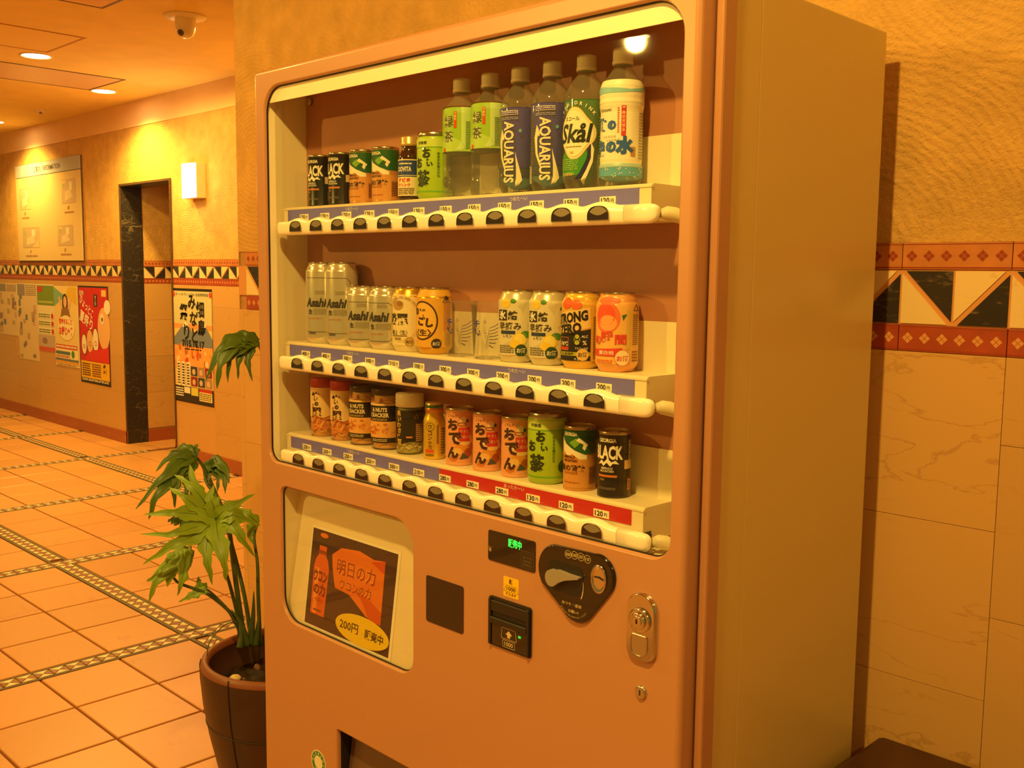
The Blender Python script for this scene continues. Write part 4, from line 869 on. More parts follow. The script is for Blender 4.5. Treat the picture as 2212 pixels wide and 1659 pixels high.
# --- PET bottles
PET = [(0, .006), (.012, .004), (.024, .001), (.0275, .0), (.0305, .004), (.0342, .012), (.0345, .016), (.0345, .136), (.0337, .144), (.0300, .155), (.0230, .166), (.0165, .174), (.0130, .179), (.0125, .184)]
CAPP = [(.0125, .1825), (.0158, .1825), (.0160, .187), (.0152, .188), (.0152, .2035), (.0145, .2060), (0, .2060)]
def pet(name, label, art, prof=PET, dv=None, tint=petM, R=.0345):
    t = thing(name, label, 'bottle'); b = MB(); b.lathe(prof, tint, 48); b.build('bottle_body', t)
    b = MB(); b.lathe([(.0128, .1795), (.0150, .180), (.0150, .1815), (.0128, .182)], tint, 32); b.build('neck_ring', t)
    b = MB(); rg = [[(r*(1+(.012*(j % 2) if .002 < z-.1825 < .021 else 0))*math.cos(2*PI*j/64), r*(1+(.012*(j % 2) if .002 < z-.1825 < .021 else 0))*math.sin(2*PI*j/64), z) for j in range(64)] for r, z in CAPP]
    b.loft(rg, 'cap_cream'); b.build('bottle_cap', t)
    art.wrap(b := MB(), prof, R, dv=dv); b.build('sleeve_label', t); return t
PETG = [(0, .006), (.012, .004), (.026, .001), (.0295, .0), (.0320, .004), (.0330, .010), (.0330, .030), (.0318, .033), (.0330, .036), (.0330, .050), (.0318, .053), (.0330, .056), (.0330, .070), (.0335, .074), (.0335, .146), (.032, .154), (.025, .163), (.0165, .172), (.0130, .178), (.0125, .184)]
def greentea_bottle(label):
    a = Art(); G1, G2, G3 = PR((150, 196, 50)), PR((176, 214, 96)), PR((196, 226, 150)); R = .0335
    full(a, R, 78, 156, G1); a.rect(20, 104, 78, 156, G3, 2); a.poly([(-40, 78), (34, 78), (20, 96), (0, 104), (-40, 92)], G2, 2); a.line([(20, 78), (20, 156)], .8, G2, 3)
    a.text('緑', -4, 130, 19, PR((226, 232, 196)), bold=.07, layer=4); a.text('茶', -4, 104, 19, PR((226, 232, 196)), bold=.07, layer=4); a.text('緑', -4, 130, 19, PR((70, 84, 40)), bold=.015, layer=5); a.text('茶', -4, 104, 19, PR((70, 84, 40)), bold=.015, layer=5)
    a.rect(7, 12, 118, 146, PR((216, 70, 36)), 4); a.vtext('うまみ', 9.5, 145, 4.4, WHT, layer=5); a.rect(-17, -12, 78, 85, PR((216, 60, 40)), 4); a.poly([(10, 80), (16, 88), (20, 96), (24, 88), (28, 84), (20, 80)], G3, 4); a.small(28, 44, 82, 130, PR((110, 140, 70)), 16, 4); full(a, R, 154.6, 156, PR((120, 60, 30)), 5)
    return pet('green_tea_bottle', label, a, PETG, 8, R=.0335)
def sports_bottle(label):
    a = Art(); R = .0345; B = PR((36, 34, 190)); B2 = PR((28, 74, 110)); W = PR((236, 228, 200)); full(a, R, 8, 138, B); full(a, R, 6, 40, PR((46, 96, 180)), 2); full(a, R, 8, 24, PR((60, 140, 190)), 3)
    a.rect(-17, 16, 126, 133, W, 4); a.rect(-16, 15, 127, 132, B, 5); a.text('AQUARIUS', 0, 129.5, 3.4, W, w=28, layer=6); a.small(-17, 18, 118, 123, PR((150, 150, 170)), 2, 4)
    a.text('AQUARIUS', -1, 66, 22, W, w=100, bold=.03, rot=-PI/2, layer=6, shear=.0)
    a.poly([(-14, 104), (-10, 96), (-13, 80), (-12, 60), (-4, 36), (-6, 34), (-16, 58), (-19, 84)], W, 5); a.poly([(12, 66), (17, 48), (22, 30), (24, 20), (18, 12), (10, 10), (14, 22), (14, 40)], W, 5); a.ell(20, 100, 2.6, 3, PR((110, 170, 180)), 5, 14); a.small(-34, -26, 12, 40, W, 10, 5); a.small(40, 84, 16, 110, PR((120, 124, 160)), 20, 5)
    return pet('sports_drink_bottle', label, a)
def soda_bottle(label):
    a = Art(); R = .0345; G = PR((28, 122, 50)); G2 = PR((60, 150, 50)); W = PR((244, 238, 214)); D = PR((26, 40, 28))
    full(a, R, 8, 135, G); a.poly([(-30, 50), (20, 70), (30, 40), (10, 20), (-30, 24)], G2, 2)
    def cloud(s, dx=0): 
        P = []
        for k in range(40):
            an = 2*PI*k/40; r = (1+.10*math.cos(4*(an-PI/2))); P.append((4+dx+34*s*r*math.cos(an), 84+38*s*r*math.sin(an)))
        return P
    a.poly(cloud(.97), PR((220, 180, 70)), 3); a.poly(cloud(.93), W, 4); a.poly(cloud(.87), PR((220, 180, 70)), 5); a.poly(cloud(.85), W, 6)
    a.text('Skål', 4, 84, 30, D, w=54, bold=.03, layer=7, shear=.2); a.text('スコール', 0, 106, 6, D, w=26, bold=.02, layer=7); a.small(-12, 18, 62, 65, PR((150, 130, 70)), 1, 7); a.poly([(-2, 58), (-3, 53), (4, 53), (3, 58), (.5, 55)], PR((200, 170, 80)), 7)
    for k, ch in enumerate('FRESH DRINK'):
        if ch != ' ': an = PI*.86-k*.2; a.text(ch, 4+math.cos(an)*41, 86+math.sin(an)*44, 5.4, W, bold=.03, rot=an-PI/2, layer=4)
    a.poly([(30, 76), (33, 60), (30, 40), (20, 20), (10, 7), (0, 7), (14, 24), (24, 44), (27, 60)], PR((34, 36, 90)), 3); a.poly([(31, 70), (36, 60), (34, 40), (26, 20), (20, 7), (13, 7), (24, 28), (31, 46)], W, 4)
    a.small(-26, 12, 28, 46, PR((140, 190, 90)), 6, 4); a.text('乳性炭酸飲料', -10, 22, 5, PR((220, 206, 120)), w=30, bold=.01, layer=4); a.small(44, 84, 16, 110, PR((120, 170, 90)), 20, 4)
    return pet('soda_bottle', label, a)
PETW = [(0, .006), (.024, .001), (.0275, .0), (.0310, .004), (.0325, .012), (.0325, .030), (.0312, .034), (.0318, .038), (.0318, .112), (.0330, .118), (.0342, .123), (.0330, .128), (.0338, .133), (.0335, .147), (.0305, .156), (.0225, .166), (.0165, .174), (.0130, .180), (.0125, .184)]
def water_bottle(label):
    a = Art(); R = .0325; B, LB, SB = PR((44, 96, 190)), PR((140, 200, 226)), PR((96, 170, 220)); full(a, R, 7, 157, PR((244, 240, 226)))
    full(a, R, 7, 30, SB, 2); full(a, R, 28, 34, PR((170, 200, 206)), 3); a.poly([(-50, 143), (-20, 147), (30, 142), (60, 147), (60, 141), (20, 137), (-50, 137)], LB, 3)
    rr = random.Random(2)
    for k in range(46): a.ell(rr.uniform(-60, 90), rr.uniform(9, 27), .9, .9, WHT, 4, 8)
    for ch, x, y, s_ in (('高', -34, 92, 18), ('牧', -17, 92, 20), ('の', 2, 90, 14), ('森', -22, 57, 24), ('の', 1, 58, 17), ('水', 23, 60, 27)): a.text(ch, x, y, s_, B, bold=.07, layer=4)
    a.text('たかまきの', -2, 73, 3.6, PR((110, 120, 110)), w=22, layer=4, bold=0); a.text('もりのみず', 4, 68, 3.6, PR((110, 120, 110)), w=22, layer=4, bold=0); a.text('Kirisumi', -10, 113, 5, PR((60, 70, 60)), w=22, bold=.01, layer=4)
    a.rect(17, 24, 74, 118, PR((206, 60, 60)), 4); a.vtext('霧島の天然水', 20.5, 117, 5.6, PR((250, 220, 200)), layer=5); a.small(11, 14, 78, 116, PR((206, 90, 80)), 12, 4); a.rect(32, 40, 44, 58, PR((190, 140, 80)), 4); a.small(48, 84, 40, 110, PR((170, 170, 150)), 16, 4)
    return pet('water_bottle', label, a, PETW, 5, R=.0325)
# --- beers
def dry_can(label, tall):
    d = .046 if tall else 0.; a = Art(); D = PR((54, 46, 40)); s = 1. ; z0 = 8 if tall else 0
    a.line([(-26, 96+d*1000-6), (22, 96+d*1000-6), (30, 88+d*1000-6), (30, 24+z0), (22, 16+z0), (-26, 16+z0)], 1.0, D)
    y = 62+(22 if tall else 0)
    a.text('Asahi', -2, y+1, 19, D, w=46, bold=.045, shear=.22)
    a.text('生', -14, y-18, 10, D, w=11, bold=.04); a.small(-6, 26, y-24, y-11, PR((150, 140, 120)), 7); a.text('スーパードライ', -4, y-32, 4, PR((200, 70, 50)), w=30, bold=.03)
    a.small(-2, 18, y+18, y+26, PR((150, 138, 116)), 3); a.text('500ml' if tall else '350ml', -10, 22 if tall else 20, 6, D, w=16, bold=.02) if tall else None
    a.barcode(42, 56, 18, 46, D); a.small(40, 60, 50, 80, PR((130, 120, 104)), 8)
    return can('beer_can', stretch(CAN350, d, .05), 'aluminium', stretch(RIDGE, d, .05), 'aluminium', stretch(LID350, d, .05), a, label, .033, dv=6)
def cream_beer(label):
    a = Art(); D = PR((52, 40, 30)); Gd = PR((196, 150, 60)); full(a, .033, 13, 108, PR((238, 222, 180))); a.rect(36, 100, 13, 108, PR((214, 170, 70)), 2)
    a.ring(6, 62, 38, 44, 5.5, PR((226, 204, 150)), 3, 40); a.text('淡麗', -4, 62, 22, D, w=46, bold=.03, layer=4); a.text('極上〈生〉', 0, 37, 9, D, w=36, bold=.01, layer=4); a.ell(-2, 88, 12, 9, PR((190, 150, 90)), 4, 16); a.ell(3, 91, 7, 5, PR((160, 116, 60)), 5, 12)
    for k, ch in enumerate('BREWED FOR GOOD TASTE'):
        if ch != ' ': an = PI*.72-k*.085; a.text(ch, 6+math.cos(an)*35.5, 62+math.sin(an)*41, 3.2, PR((150, 110, 60)), bold=0, rot=an-PI/2, layer=4)
    a.text('発泡酒', -2, 25, 5, PR((110, 80, 50)), w=14, layer=4); a.small(-16, 18, 29, 32, PR((110, 80, 50)), 1, 4); a.ell(22, 19.5, 8.5, 8.5, PR((206, 170, 84)), 4); a.ring(22, 19.5, 8.5, 8.5, .6, D, 5); a.text('お酒', 22, 19.5, 6, D, w=13, bold=.02, layer=6)
    return can('beer_can', CAN350, 'can_cream', NECK350, 'can_gold', LID350, a, label, .033, dv=6)
def gold_beer(label):
    a = Art(); D = PR((70, 34, 20)); full(a, .033, 13, 118, PR((232, 176, 62))); a.ell(-2, 62, 31, 36, PR((240, 190, 80)), 2, 40); a.ring(-2, 62, 31, 36, 3, D, 3, 44); a.text('のど', -10, 78, 15, D, w=30, bold=.07, layer=4, rot=-.15); a.text('ごし', 4, 60, 18, D, w=34, bold=.07, layer=4, rot=-.15); a.text('〈生〉', 0, 40, 13, D, w=34, bold=.03, layer=4)
    a.ell(26, 20, 9.5, 9.5, PR((60, 40, 40)), 4); a.text('お酒', 26, 20, 7, WHT, w=14, bold=.02, layer=5); a.rect(40, 56, 44, 96, PR((216, 130, 44)), 3); a.barcode(42, 56, 16, 40, PR((200, 160, 110)), 3); a.poly([(46, 96), (52, 106), (40, 106)][::-1], D, 4); a.line([(38, 96), (54, 96), (46, 108), (38, 96)], 1.4, D, 4)
    return can('beer_can', CAN350, 'can_gold', NECK350, 'can_gold', LID350, a, label, .033, dv=6)
# --- cups of sake
def sake_cup(label):
    t = thing('sake_cup', label, 'glass'); P = [(0, .004), (.022, .003), (.0245, .0), (.0258, .003), (.0285, .050), (.0305, .098), (.0308, .1), (.0300, .1002), (.0300, .0995)]
    b = MB(); b.lathe(P, cupM, 44); b.build('glass_body', t); a = Art(); B = PR((60, 64, 190)); W = WHT; PO = P[:6]
    a.text('千', -8, 62, 12, B, bold=.06); a.text('徳', -8, 47, 14, B, bold=.06); a.text('あっぱれ', 8, 52, 5, PR((150, 140, 150)), w=34, rot=-PI/2, bold=.01)
    for k in range(7): a.line([(16, 24+k*5.2), (24, 22+k*6.0), (34, 20+k*7.4), (44, 20+k*8.0)], 1.6-.1*k, B, 1)
    for k in range(7): a.line([(16, 24+k*5.2), (12, 22+k*3), (6, 20+k*1)], .6, PR((150, 150, 180)), 1)
    a.poly([(-6, 14), (4, 16), (10, 20), (2, 26), (-4, 34), (-10, 24)], PR((236, 224, 186))); 
    a.wrap(b := MB(), PO, .028, dv=8); b.build('printed_label', t); return t
# --- chuhai cans
def lemon_can(label):
    a = Art(); D = PR((50, 44, 40)); Yl, Gn = PR((240, 206, 60)), PR((70, 140, 40)); full(a, .033, 13, 106, PR((222, 214, 190)))
    for x, y in ((-24, 60), (-6, 82), (14, 96), (30, 64), (10, 44), (-14, 30)): a.poly([(x, y), (x+16, y+6), (x+9, y-12)], PR((204, 196, 170)), 2)
    a.ell(-8, 100, 9, 8, Yl, 3, 16); a.ell(6, 104, 5, 4, Gn, 4, 12); a.rect(-26, -5, 71, 89, D, 4); a.text('氷', -15, 80, 15, WHT, w=16, bold=.04, layer=5); a.text('結', 5, 80, 15, D, w=16, bold=.03, layer=5); a.text('早摘み', -1, 62, 13, D, w=42, bold=.01, layer=5); a.rect(-18, 10, 48.5, 54, PR((40, 60, 100)), 4); a.text('レモン', -4, 45, 5, D, w=16, bold=.01, layer=5)
    a.ell(18, 40, 12, 12, Yl, 4, 24); a.ell(18, 40, 9.5, 9.5, PR((246, 226, 120)), 5, 24); a.ell(28, 48, 9, 6, Gn, 4, 18); a.ell(10, 32, 9, 7, Yl, 6, 18)
    a.ell(20, 21, 10, 10.5, PR((44, 70, 44)), 7); a.text('お酒', 20, 21, 8, WHT, w=15, bold=.02, layer=8); a.line([(34, 92), (50, 92), (42, 104), (34, 92)], 1.6, D, 4); a.small(38, 56, 48, 88, PR((120, 112, 90)), 12, 4); a.barcode(40, 56, 16, 44, PR((110, 104, 90)), 4); a.small(-22, 8, 16, 30, PR((120, 112, 96)), 4, 4)
    return can('chuhai_can', CAN350, 'can_silver2', NECK350, 'can_silver2', LID350, a, label, .033, dv=6)
def strong_can(label):
    a = Art(); D = PR((34, 26, 26)); full(a, .033, 13, 108, PR((226, 176, 70))); a.rect(-40, 30, 13, 56, D, 2); a.poly([(-40, 56), (-40, 50), (30, 64), (30, 56)], D, 2); a.poly([(-40, 86), (28, 98), (30, 66), (-40, 52)], PR((236, 204, 140)), 3)
    a.ell(-12, 104, 10, 9, PR((232, 96, 50)), 4, 20); a.ell(6, 102, 9, 8, PR((236, 110, 60)), 5, 20); a.text('STRONG', -6, 81, 17, D, w=62, bold=.05, rot=.16, layer=5, shear=.1); a.text('ZERO', -8, 63, 17, D, w=46, bold=.05, rot=.16, layer=5, shear=.1)
    a.text('8', 8, 47, 20, PR((190, 200, 70)), w=11, bold=.07, layer=5); a.text('8', 8, 47, 20, D, w=11, bold=-.02, layer=6); a.text('%', 20, 42, 7, WHT, bold=.01, layer=5); a.text('ALC', 20, 52, 4, WHT, layer=5); a.text('アルコール分', 15, 33, 4, WHT, w=20, bold=.01, layer=5)
    a.frame(-28, -7, 30, 50, .7, PR((220, 120, 90)), 5); a.text('-196℃', -17, 40, 7, WHT, w=19, bold=.02, layer=5); a.rect(-27, -8, 30.5, 35, PR((206, 60, 50)), 5); a.rect(-40, 30, 21, 27, PR((180, 176, 50)), 4); a.text('ダブル実搾梅', -14, 24, 5, D, w=34, bold=.01, layer=5)
    a.ell(17, 23, 9.5, 9.5, PR((226, 190, 120)), 6); a.text('お酒', 17, 23, 7.4, D, w=14, bold=.02, layer=7); a.text('チューハイ', 14, 13.8+2, 4, WHT, w=20, layer=5); a.small(34, 54, 16, 84, PR((150, 100, 50)), 16, 4); a.line([(38, 92), (54, 92), (46, 104), (38, 92)], 1.6, D, 4)
    return can('chuhai_can', CAN350, 'can_yellow', RIDGE, 'can_yellow', LID350, a, label, .033, dv=6)
def peach_can(label):
    a = Art(); Rd = PR((226, 70, 60)); full(a, .033, 13, 108, PR((242, 190, 110))); a.ell(-4, 84, 22, 24, PR((240, 120, 80)), 2, 32); a.ell(-6, 88, 16, 17, PR((236, 90, 60)), 3, 32); a.ell(-2, 76, 15, 12, PR((248, 170, 110)), 3, 28); a.poly([(20, 88), (28, 90), (22, 80)], PR((50, 110, 50)), 4)
    a.ell(-2, 110, 20, 6, PR((238, 120, 84)), 3, 20); a.text('旬', -22, 50, 14, Rd, w=15, bold=.02, layer=5); a.text('瞬', -3, 54, 19, Rd, w=20, bold=.03, layer=5); a.text('間', 19, 51, 15, Rd, w=18, bold=.03, layer=5); a.poly([(-32, 25), (14, 25), (22, 38), (-32, 35)], Rd, 4); a.text('薫白桃', -4, 30.5, 6.5, WHT, w=26, bold=.01, layer=5)
    a.ell(22, 23, 12, 12.5, PR((248, 226, 190)), 6); a.ring(22, 23, 12, 12.5, .7, Rd, 7); a.text('お酒', 22, 22, 8.5, Rd, w=18, bold=.02, layer=8); a.rect(28, 34, 36, 96, PR((220, 190, 100)), 3); a.rect(38, 54, 40, 92, PR((236, 190, 104)), 3); a.small(39, 53, 42, 90, PR((130, 90, 50)), 16, 4); a.small(38, 54, 16, 34, PR((150, 100, 60)), 4, 4); a.line([(40, 95), (54, 95), (47, 105), (40, 95)], 1.4, PR((120, 90, 50)), 4); a.small(-24, 8, 14, 20, PR((236, 120, 70)), 2, 4)
    return can('chuhai_can', CAN350, 'can_peach', RIDGE, 'can_peach', LID350, a, label, .033, dv=6)
# --- snacks
def pebbles(mat, n, R, z0, z1, sd, size, cols):
    b = MB(); rr = random.Random(sd)
    for k in range(n):
        th = rr.uniform(-.9, 2.6); z = rr.uniform(z0, z1); r = R*rr.uniform(.88, .95); p = Vector((r*math.sin(th), -r*math.cos(th), z)); L = size*rr.uniform(.8, 1.3); an = rr.uniform(0, PI)
        tng = Vector((math.cos(th), math.sin(th), 0)); d = tng*math.cos(an)+Vector((0, 0, 1))*math.sin(an)
        b.tube([p-d*L, p-d*L*.4, p+d*L*.4, p+d*L], [L*.2, L*.42, L*.40, L*.12], rr.choice(cols), 7)
    return b
def cracker_tube(label):
    t = thing('snack_jar', label, 'jar'); R = .0262; P = [(0, .002), (.0245, 0), (.0262, .002), (.0262, .105)]
    c1, c2 = M('cracker_orange', (226, 128, 50), .5), M('cracker_pale', (236, 168, 90), .5)
    b = MB(); b.lathe([(r*.8, z) for r, z in P]+[(0, .105)], c2, 32); b.build('contents', t)
    pebbles(None, 90, R*.93, .0125, .062, 4, .008, [c1, c2]).build('crackers', t, kind='stuff')
    b = MB(); b.lathe(P, thin_glass('jar_plastic', (251, 250, 246), 1.4, .05, .04), 44); b.build('jar_body', t)
    b = MB(); b.lathe([(.0262, .104), (.0266, .104), (.0266, .121), (.0260, .1225), (0, .1225)], M('lid_red', (176, 44, 60), .4), 44); b.build('jar_lid', t)
    a = Art(); a.rect(-24, 34, 52, 104, PR((240, 206, 150)), 1); a.poly([(-24, 52), (34, 52), (34, 46), (16, 40), (-4, 46), (-24, 40)], PR((240, 206, 150)), 1)
    for ch, x, y, s_ in (('柿', -2, 86, 19), ('の', 1, 70, 9), ('種', 1, 53, 20)): a.text(ch, x, y, s_, PR((40, 28, 20)), bold=.06, layer=3)
    a.small(-10, -6, 40, 70, PR((70, 40, 30)), 6, 3)
    a.wrap(b := MB(), P, R); b.build('printed_label', t); return t
def nut_jar(label):
    t = thing('snack_jar', label, 'jar'); R = .0305; P = [(0, .002), (.027, .0), (.0298, .003), (.0305, .010), (.0305, .088), (.0300, .096), (.0275, .106), (.0272, .110)]
    c1, c2 = M('nut_brown', (196, 124, 60), .5), M('nut_pale', (236, 180, 104), .5)
    b = MB(); b.lathe([(r*.84, z*.96+.002) for r, z in P]+[(0, .107)], c2, 32); b.build('contents', t)
    pebbles(None, 120, R*.92, .0115, .096, 8, .007, [c1, c2, c2]).build('nuts', t, kind='stuff')
    b = MB(); b.lathe(P, MATS['jar_plastic'], 44); b.build('jar_body', t)
    b = MB(); b.lathe([(.0276, .1095), (.0292, .1095), (.0294, .118), (.0285, .1195), (.0265, .1200), (.0262, .119), (0, .119)], M('lid_dark', (60, 40, 30), .3), 44); b.build('jar_lid', t)
    a = Art(); D = PR((30, 26, 28)); W = PR((236, 214, 170)); full(a, R, 57, 88, D); full(a, R, 15, 25, D); full(a, R, 88, 92, PR((236, 200, 140))); full(a, R, 25, 57, PR((238, 178, 98)), 1)
    a.text('& NUTS', 3, 80, 8.6, W, w=33, bold=.04); a.text('CRACKER', 2, 69.5, 8.6, W, w=42, bold=.04); a.small(-16, 20, 58.5, 63, PR((190, 160, 110)), 2); a.small(-14, 20, 17, 23, PR((200, 180, 140)), 2)
    rr = random.Random(9)
    for k in range(40): a.ell(rr.uniform(-30, 60), rr.uniform(30, 52), rr.uniform(2.5, 6), rr.uniform(2, 4), PR(rr.choice([(216, 130, 60), (246, 206, 140), (200, 110, 50), (240, 170, 90)])), 2, 12)
    a.wrap(b := MB(), P, R, dv=8); b.build('printed_label', t); return t
def bean_jar(label):
    t = thing('snack_jar', label, 'jar'); R = .0268; P = [(0, .002), (.0245, 0), (.0265, .003), (.0268, .006), (.0268, .088), (.0262, .092)]
    c1, c2 = M('bean_cream', (226, 206, 150), .5), M('bean_green', (190, 180, 110), .5)
    b = MB(); b.lathe([(r*.82, z*.95+.002) for r, z in P]+[(0, .089)], c2, 32); b.build('contents', t)
    pebbles(None, 60, R*.93, .0095, .03, 5, .0055, [c1, c2]).build('beans', t, kind='stuff')
    b = MB(); b.lathe(P, MATS['jar_plastic'], 44); b.build('jar_body', t)
    b = MB(); b.lathe([(.0262, .0915), (.0272, .0915), (.0272, .1145), (.0262, .1165), (0, .1165)], 'cap_cream', 44); b.build('jar_lid', t)
    a = Art(); D = PR((34, 30, 28)); full(a, R, 26, 86, D); a.poly([(-40, 26), (-10, 18), (20, 26)], D, 1); G = PR((206, 166, 80))
    for k, (ch, s_) in enumerate((('黒', 10), ('い', 9), ('わ', 10), ('さ', 10), ('び', 10), ('豆', 11))): a.text(ch, -4+(k % 2)*1.5, 80-k*11, s_, G, bold=.05, layer=3)
    a.text('♺', 32, 74, 9, PR((150, 140, 120)), layer=3); a.rect(12, 24, 33, 36, PR((220, 140, 80)), 3); a.rect(30, 50, 24, 62, PR((90, 62, 46)), 3); a.small(31, 49, 26, 60, PR((200, 160, 120)), 9, 4)
    a.wrap(b := MB(), P, R, dv=None); b.build('printed_label', t); return t
def gold_bottle(label):
    t = thing('tonic_bottle', label, 'bottle'); R = .0205; P = [(0, .002), (.0185, .0), (.0202, .002), (.0205, .004), (.0205, .070), (.0195, .076), (.0162, .084), (.0160, .088)]
    b = MB(); b.lathe(P, M('gold_metal', (238, 200, 72), .28, .5), 40); b.build('bottle_body', t)
    b = MB(); b.lathe([(.0160, .0875), (.0172, .0875), (.0172, .096), (.0166, .0965)], M('cap_orange', (224, 150, 66), .3, .5), 36); b.lathe([(.0166, .0965), (.0172, .0965), (.0172, .1015), (.0166, .102)], M('cap_green', (60, 120, 60), .4), 36); b.lathe([(.0166, .102), (.0168, .1045), (.016, .1058), (0, .1058)], 'cap_gold', 36); b.build('bottle_cap', t)
    a = Art(); D = PR((110, 70, 30)); a.ring(2, 62, 9, 8, 1, D); a.text('ウ', 2, 62, 9, D, bold=.03); a.text('コ', 2, 50, 8, D, bold=.03); a.text('ン', 2, 41, 8, D, bold=.03); a.text('の', 2, 32, 6, D, bold=.02); a.text('力', 2, 24, 8, D, bold=.03); a.rect(-9, 9, 13, 19, PR((214, 80, 40))); a.rect(15, 19, 30, 66, PR((140, 96, 40))); a.small(24, 38, 10, 60, D, 10); a.small(-8, 10, 6, 11, D, 2)
    a.wrap(b := MB(), P, R); b.build('printed_label', t); return t
def oden_can(label):
    a = Art(); D = PR((70, 36, 26)); full(a, .026, 6, 98, PR((236, 164, 120))); a.rect(6, 28, 45, 70, PR((204, 54, 48)), 2); a.text('牛すじ', 17, 63, 6, PR((246, 200, 170)), w=18, bold=.0, layer=3); a.text('大根入り', 18, 53, 6, PR((246, 200, 170)), w=20, bold=0, layer=3)
    for ch, x, y, s_ in (('お', -5, 75, 21), ('で', -1, 50, 23), ('ん', -5, 24, 22)): a.text(ch, x, y, s_, PR((246, 214, 180)), bold=.12, layer=4); a.text(ch, x, y, s_, D, bold=.06, layer=5)
    a.text('こてんぐ', -6, 91, 5, D, w=18, bold=.02, layer=4); a.ell(14, 84, 6, 6.5, PR((246, 224, 190)), 3, 16); a.ell(22, 82, 3, 3.2, PR((40, 90, 60)), 4, 12); a.ring(12, 76, 8, 3.4, .9, D, 4, 16)
    a.ell(14, 32, 15, 9, PR((226, 150, 60)), 2, 24); a.ell(4, 26, 9, 7, PR((240, 190, 110)), 3, 20); a.ell(24, 24, 8, 8, PR((170, 80, 40)), 3, 20); a.poly([(8, 12), (14, 24), (26, 14)], PR((70, 76, 84)), 4); a.ell(30, 36, 6, 6, PR((190, 96, 50)), 3, 16); a.ell(-4, 14, 9, 6, PR((206, 120, 60)), 2, 16); a.ell(18, 41, 10, 3.5, PR((240, 200, 130)), 3, 16); a.rect(36, 56, 10, 90, PR((226, 176, 140)), 2); a.small(37, 55, 14, 86, PR((150, 80, 60)), 14, 3)
    return can('oden_can', STEEL, 'can_salmon', None, None, STEELTOP, a, label, .026)

def pair(fn, r, ks, label, group, rz):
    t0 = fn(label); place(t0, r, ks[0], rz[0], group=group)
    for k, q in zip(ks[1:], rz[1:]): place(copy_tree(t0), r, k, q, group=group)
    return t0
bc = pair(black_can, 0, (0, 1), 'black coffee can with white BLACK lettering on the top shelf', 'black coffee cans on the top shelf', (10, 10))
ec = pair(emerald_can, 0, (2, 3), 'green and tan coffee can on the top shelf', 'green and tan coffee cans on the top shelf', (10, 10))
place(tonic_bottle('small brown tonic bottle with blue and white label and gold cap'), 0, 4, 22)
tc_ = place(tea_can('lime green tea can on the top shelf beside the brown tonic bottle'), 0, 5, 22)
pair(greentea_bottle, 0, (6, 7), 'clear green tea bottle with pale green label on the top shelf', 'green tea bottles on the top shelf', (12, 12))
pair(sports_bottle, 0, (8, 9), 'sports drink bottle with dark blue label and white vertical lettering', 'sports drink bottles on the top shelf', (12, 24))
place(soda_bottle('soda bottle with bright green label and cream cloud logo'), 0, 10, 4)
place(water_bottle('white labelled mineral water bottle with blue brush lettering'), 0, 11, 8)
pair(lambda l: dry_can(l, True), 1, (0, 1), 'tall silver half litre beer can on the middle shelf', 'tall silver beer cans', (34, 32))
pair(lambda l: dry_can(l, False), 1, (2, 3), 'short silver beer can with dark lettering on the middle shelf', 'short silver beer cans', (32, 24))
place(cream_beer('cream and gold beer can lettered 淡麗 on the middle shelf'), 1, 4, 12)
place(gold_beer('golden orange beer can with brown ring emblem on the middle shelf'), 1, 5, 10)
pair(sake_cup, 1, (6, 7), 'clear glass sake cup with blue mountain print', 'sake cups on the middle shelf', (20, 18))
pair(lemon_can, 1, (8, 9), 'silver lemon cocktail can with dark green round mark', 'lemon cocktail cans on the middle shelf', (20, 16))
place(strong_can('black and yellow cocktail can lettered STRONG ZERO'), 1, 10, 14)
place(peach_can('peach coloured cocktail can with red peach picture at shelf end'), 1, 11, 16)
pair(cracker_tube, 2, (0, 1), 'clear jar of orange rice crackers with red lid', 'rice cracker jars on the bottom shelf', (22, 22))
pair(nut_jar, 2, (2, 3), 'jar of nut crackers with black label band and dark lid', 'nut cracker jars on the bottom shelf', (14, 18))
place(bean_jar('black labelled bean jar with tall cream lid'), 2, 4, 10)
place(gold_bottle('small gold tonic bottle with green ringed cap'), 2, 5, 20)
pair(oden_can, 2, (6, 7, 8), 'salmon pink stew can with brown おでん lettering', 'stew cans on the bottom shelf', (28, 28, 28))
place(copy_tree(tc_), 2, 9, 24, label='lime green tea can on the bottom shelf beside a stew can')
place(copy_tree(ec), 2, 10, 10, label='green and tan coffee can on the bottom shelf')['group'] = ''
place(copy_tree(bc), 2, 11, 12, label='black coffee can at the end of the bottom shelf')['group'] = ''
for o in SC.objects:
    if o.get('group') == '': del o['group']
# ==PLANT==
PC = Vector((-.225, .19, 0)); RIM = .452
t = thing('potted_philodendron', 'potted split-leaf philodendron in dark brown pot beside the machine', 'potted plant', tuple(PC))
prof = [(0, .0), (.105, .0), (.112, .006), (.135, .07), (.160, .16), (.180, .25), (.193, .33), (.199, .40), (.200, .435), (.197, .448), (.190, .452), (.182, .448), (.179, .436), (.176, .36), (0, .36)]
b = MB(); b.lathe(prof[:9], 'pot_brown', 56); b.lathe(prof[8:13], 'pot_rim', 56); b.lathe(prof[12:], 'pot_brown', 56)
for an in [2*PI*k/7+.55 for k in range(7)]:
    path = [((r+.0005)*math.cos(an), (r+.0005)*math.sin(an), z) for r, z in prof[2:10]]
    b.tube(path, .0022, 'dark_wood', 5)
pot = b.build('pot', t)
b = MB(); b.lathe([(.1985, .298), (.1885, .296), (.1885, .302)], 'dark_wood', 56); b.tube([(.1875*math.cos(2*PI*k/56), .1875*math.sin(2*PI*k/56), .297) for k in range(57)], .0018, 'dark_wood', 5, caps=False); 
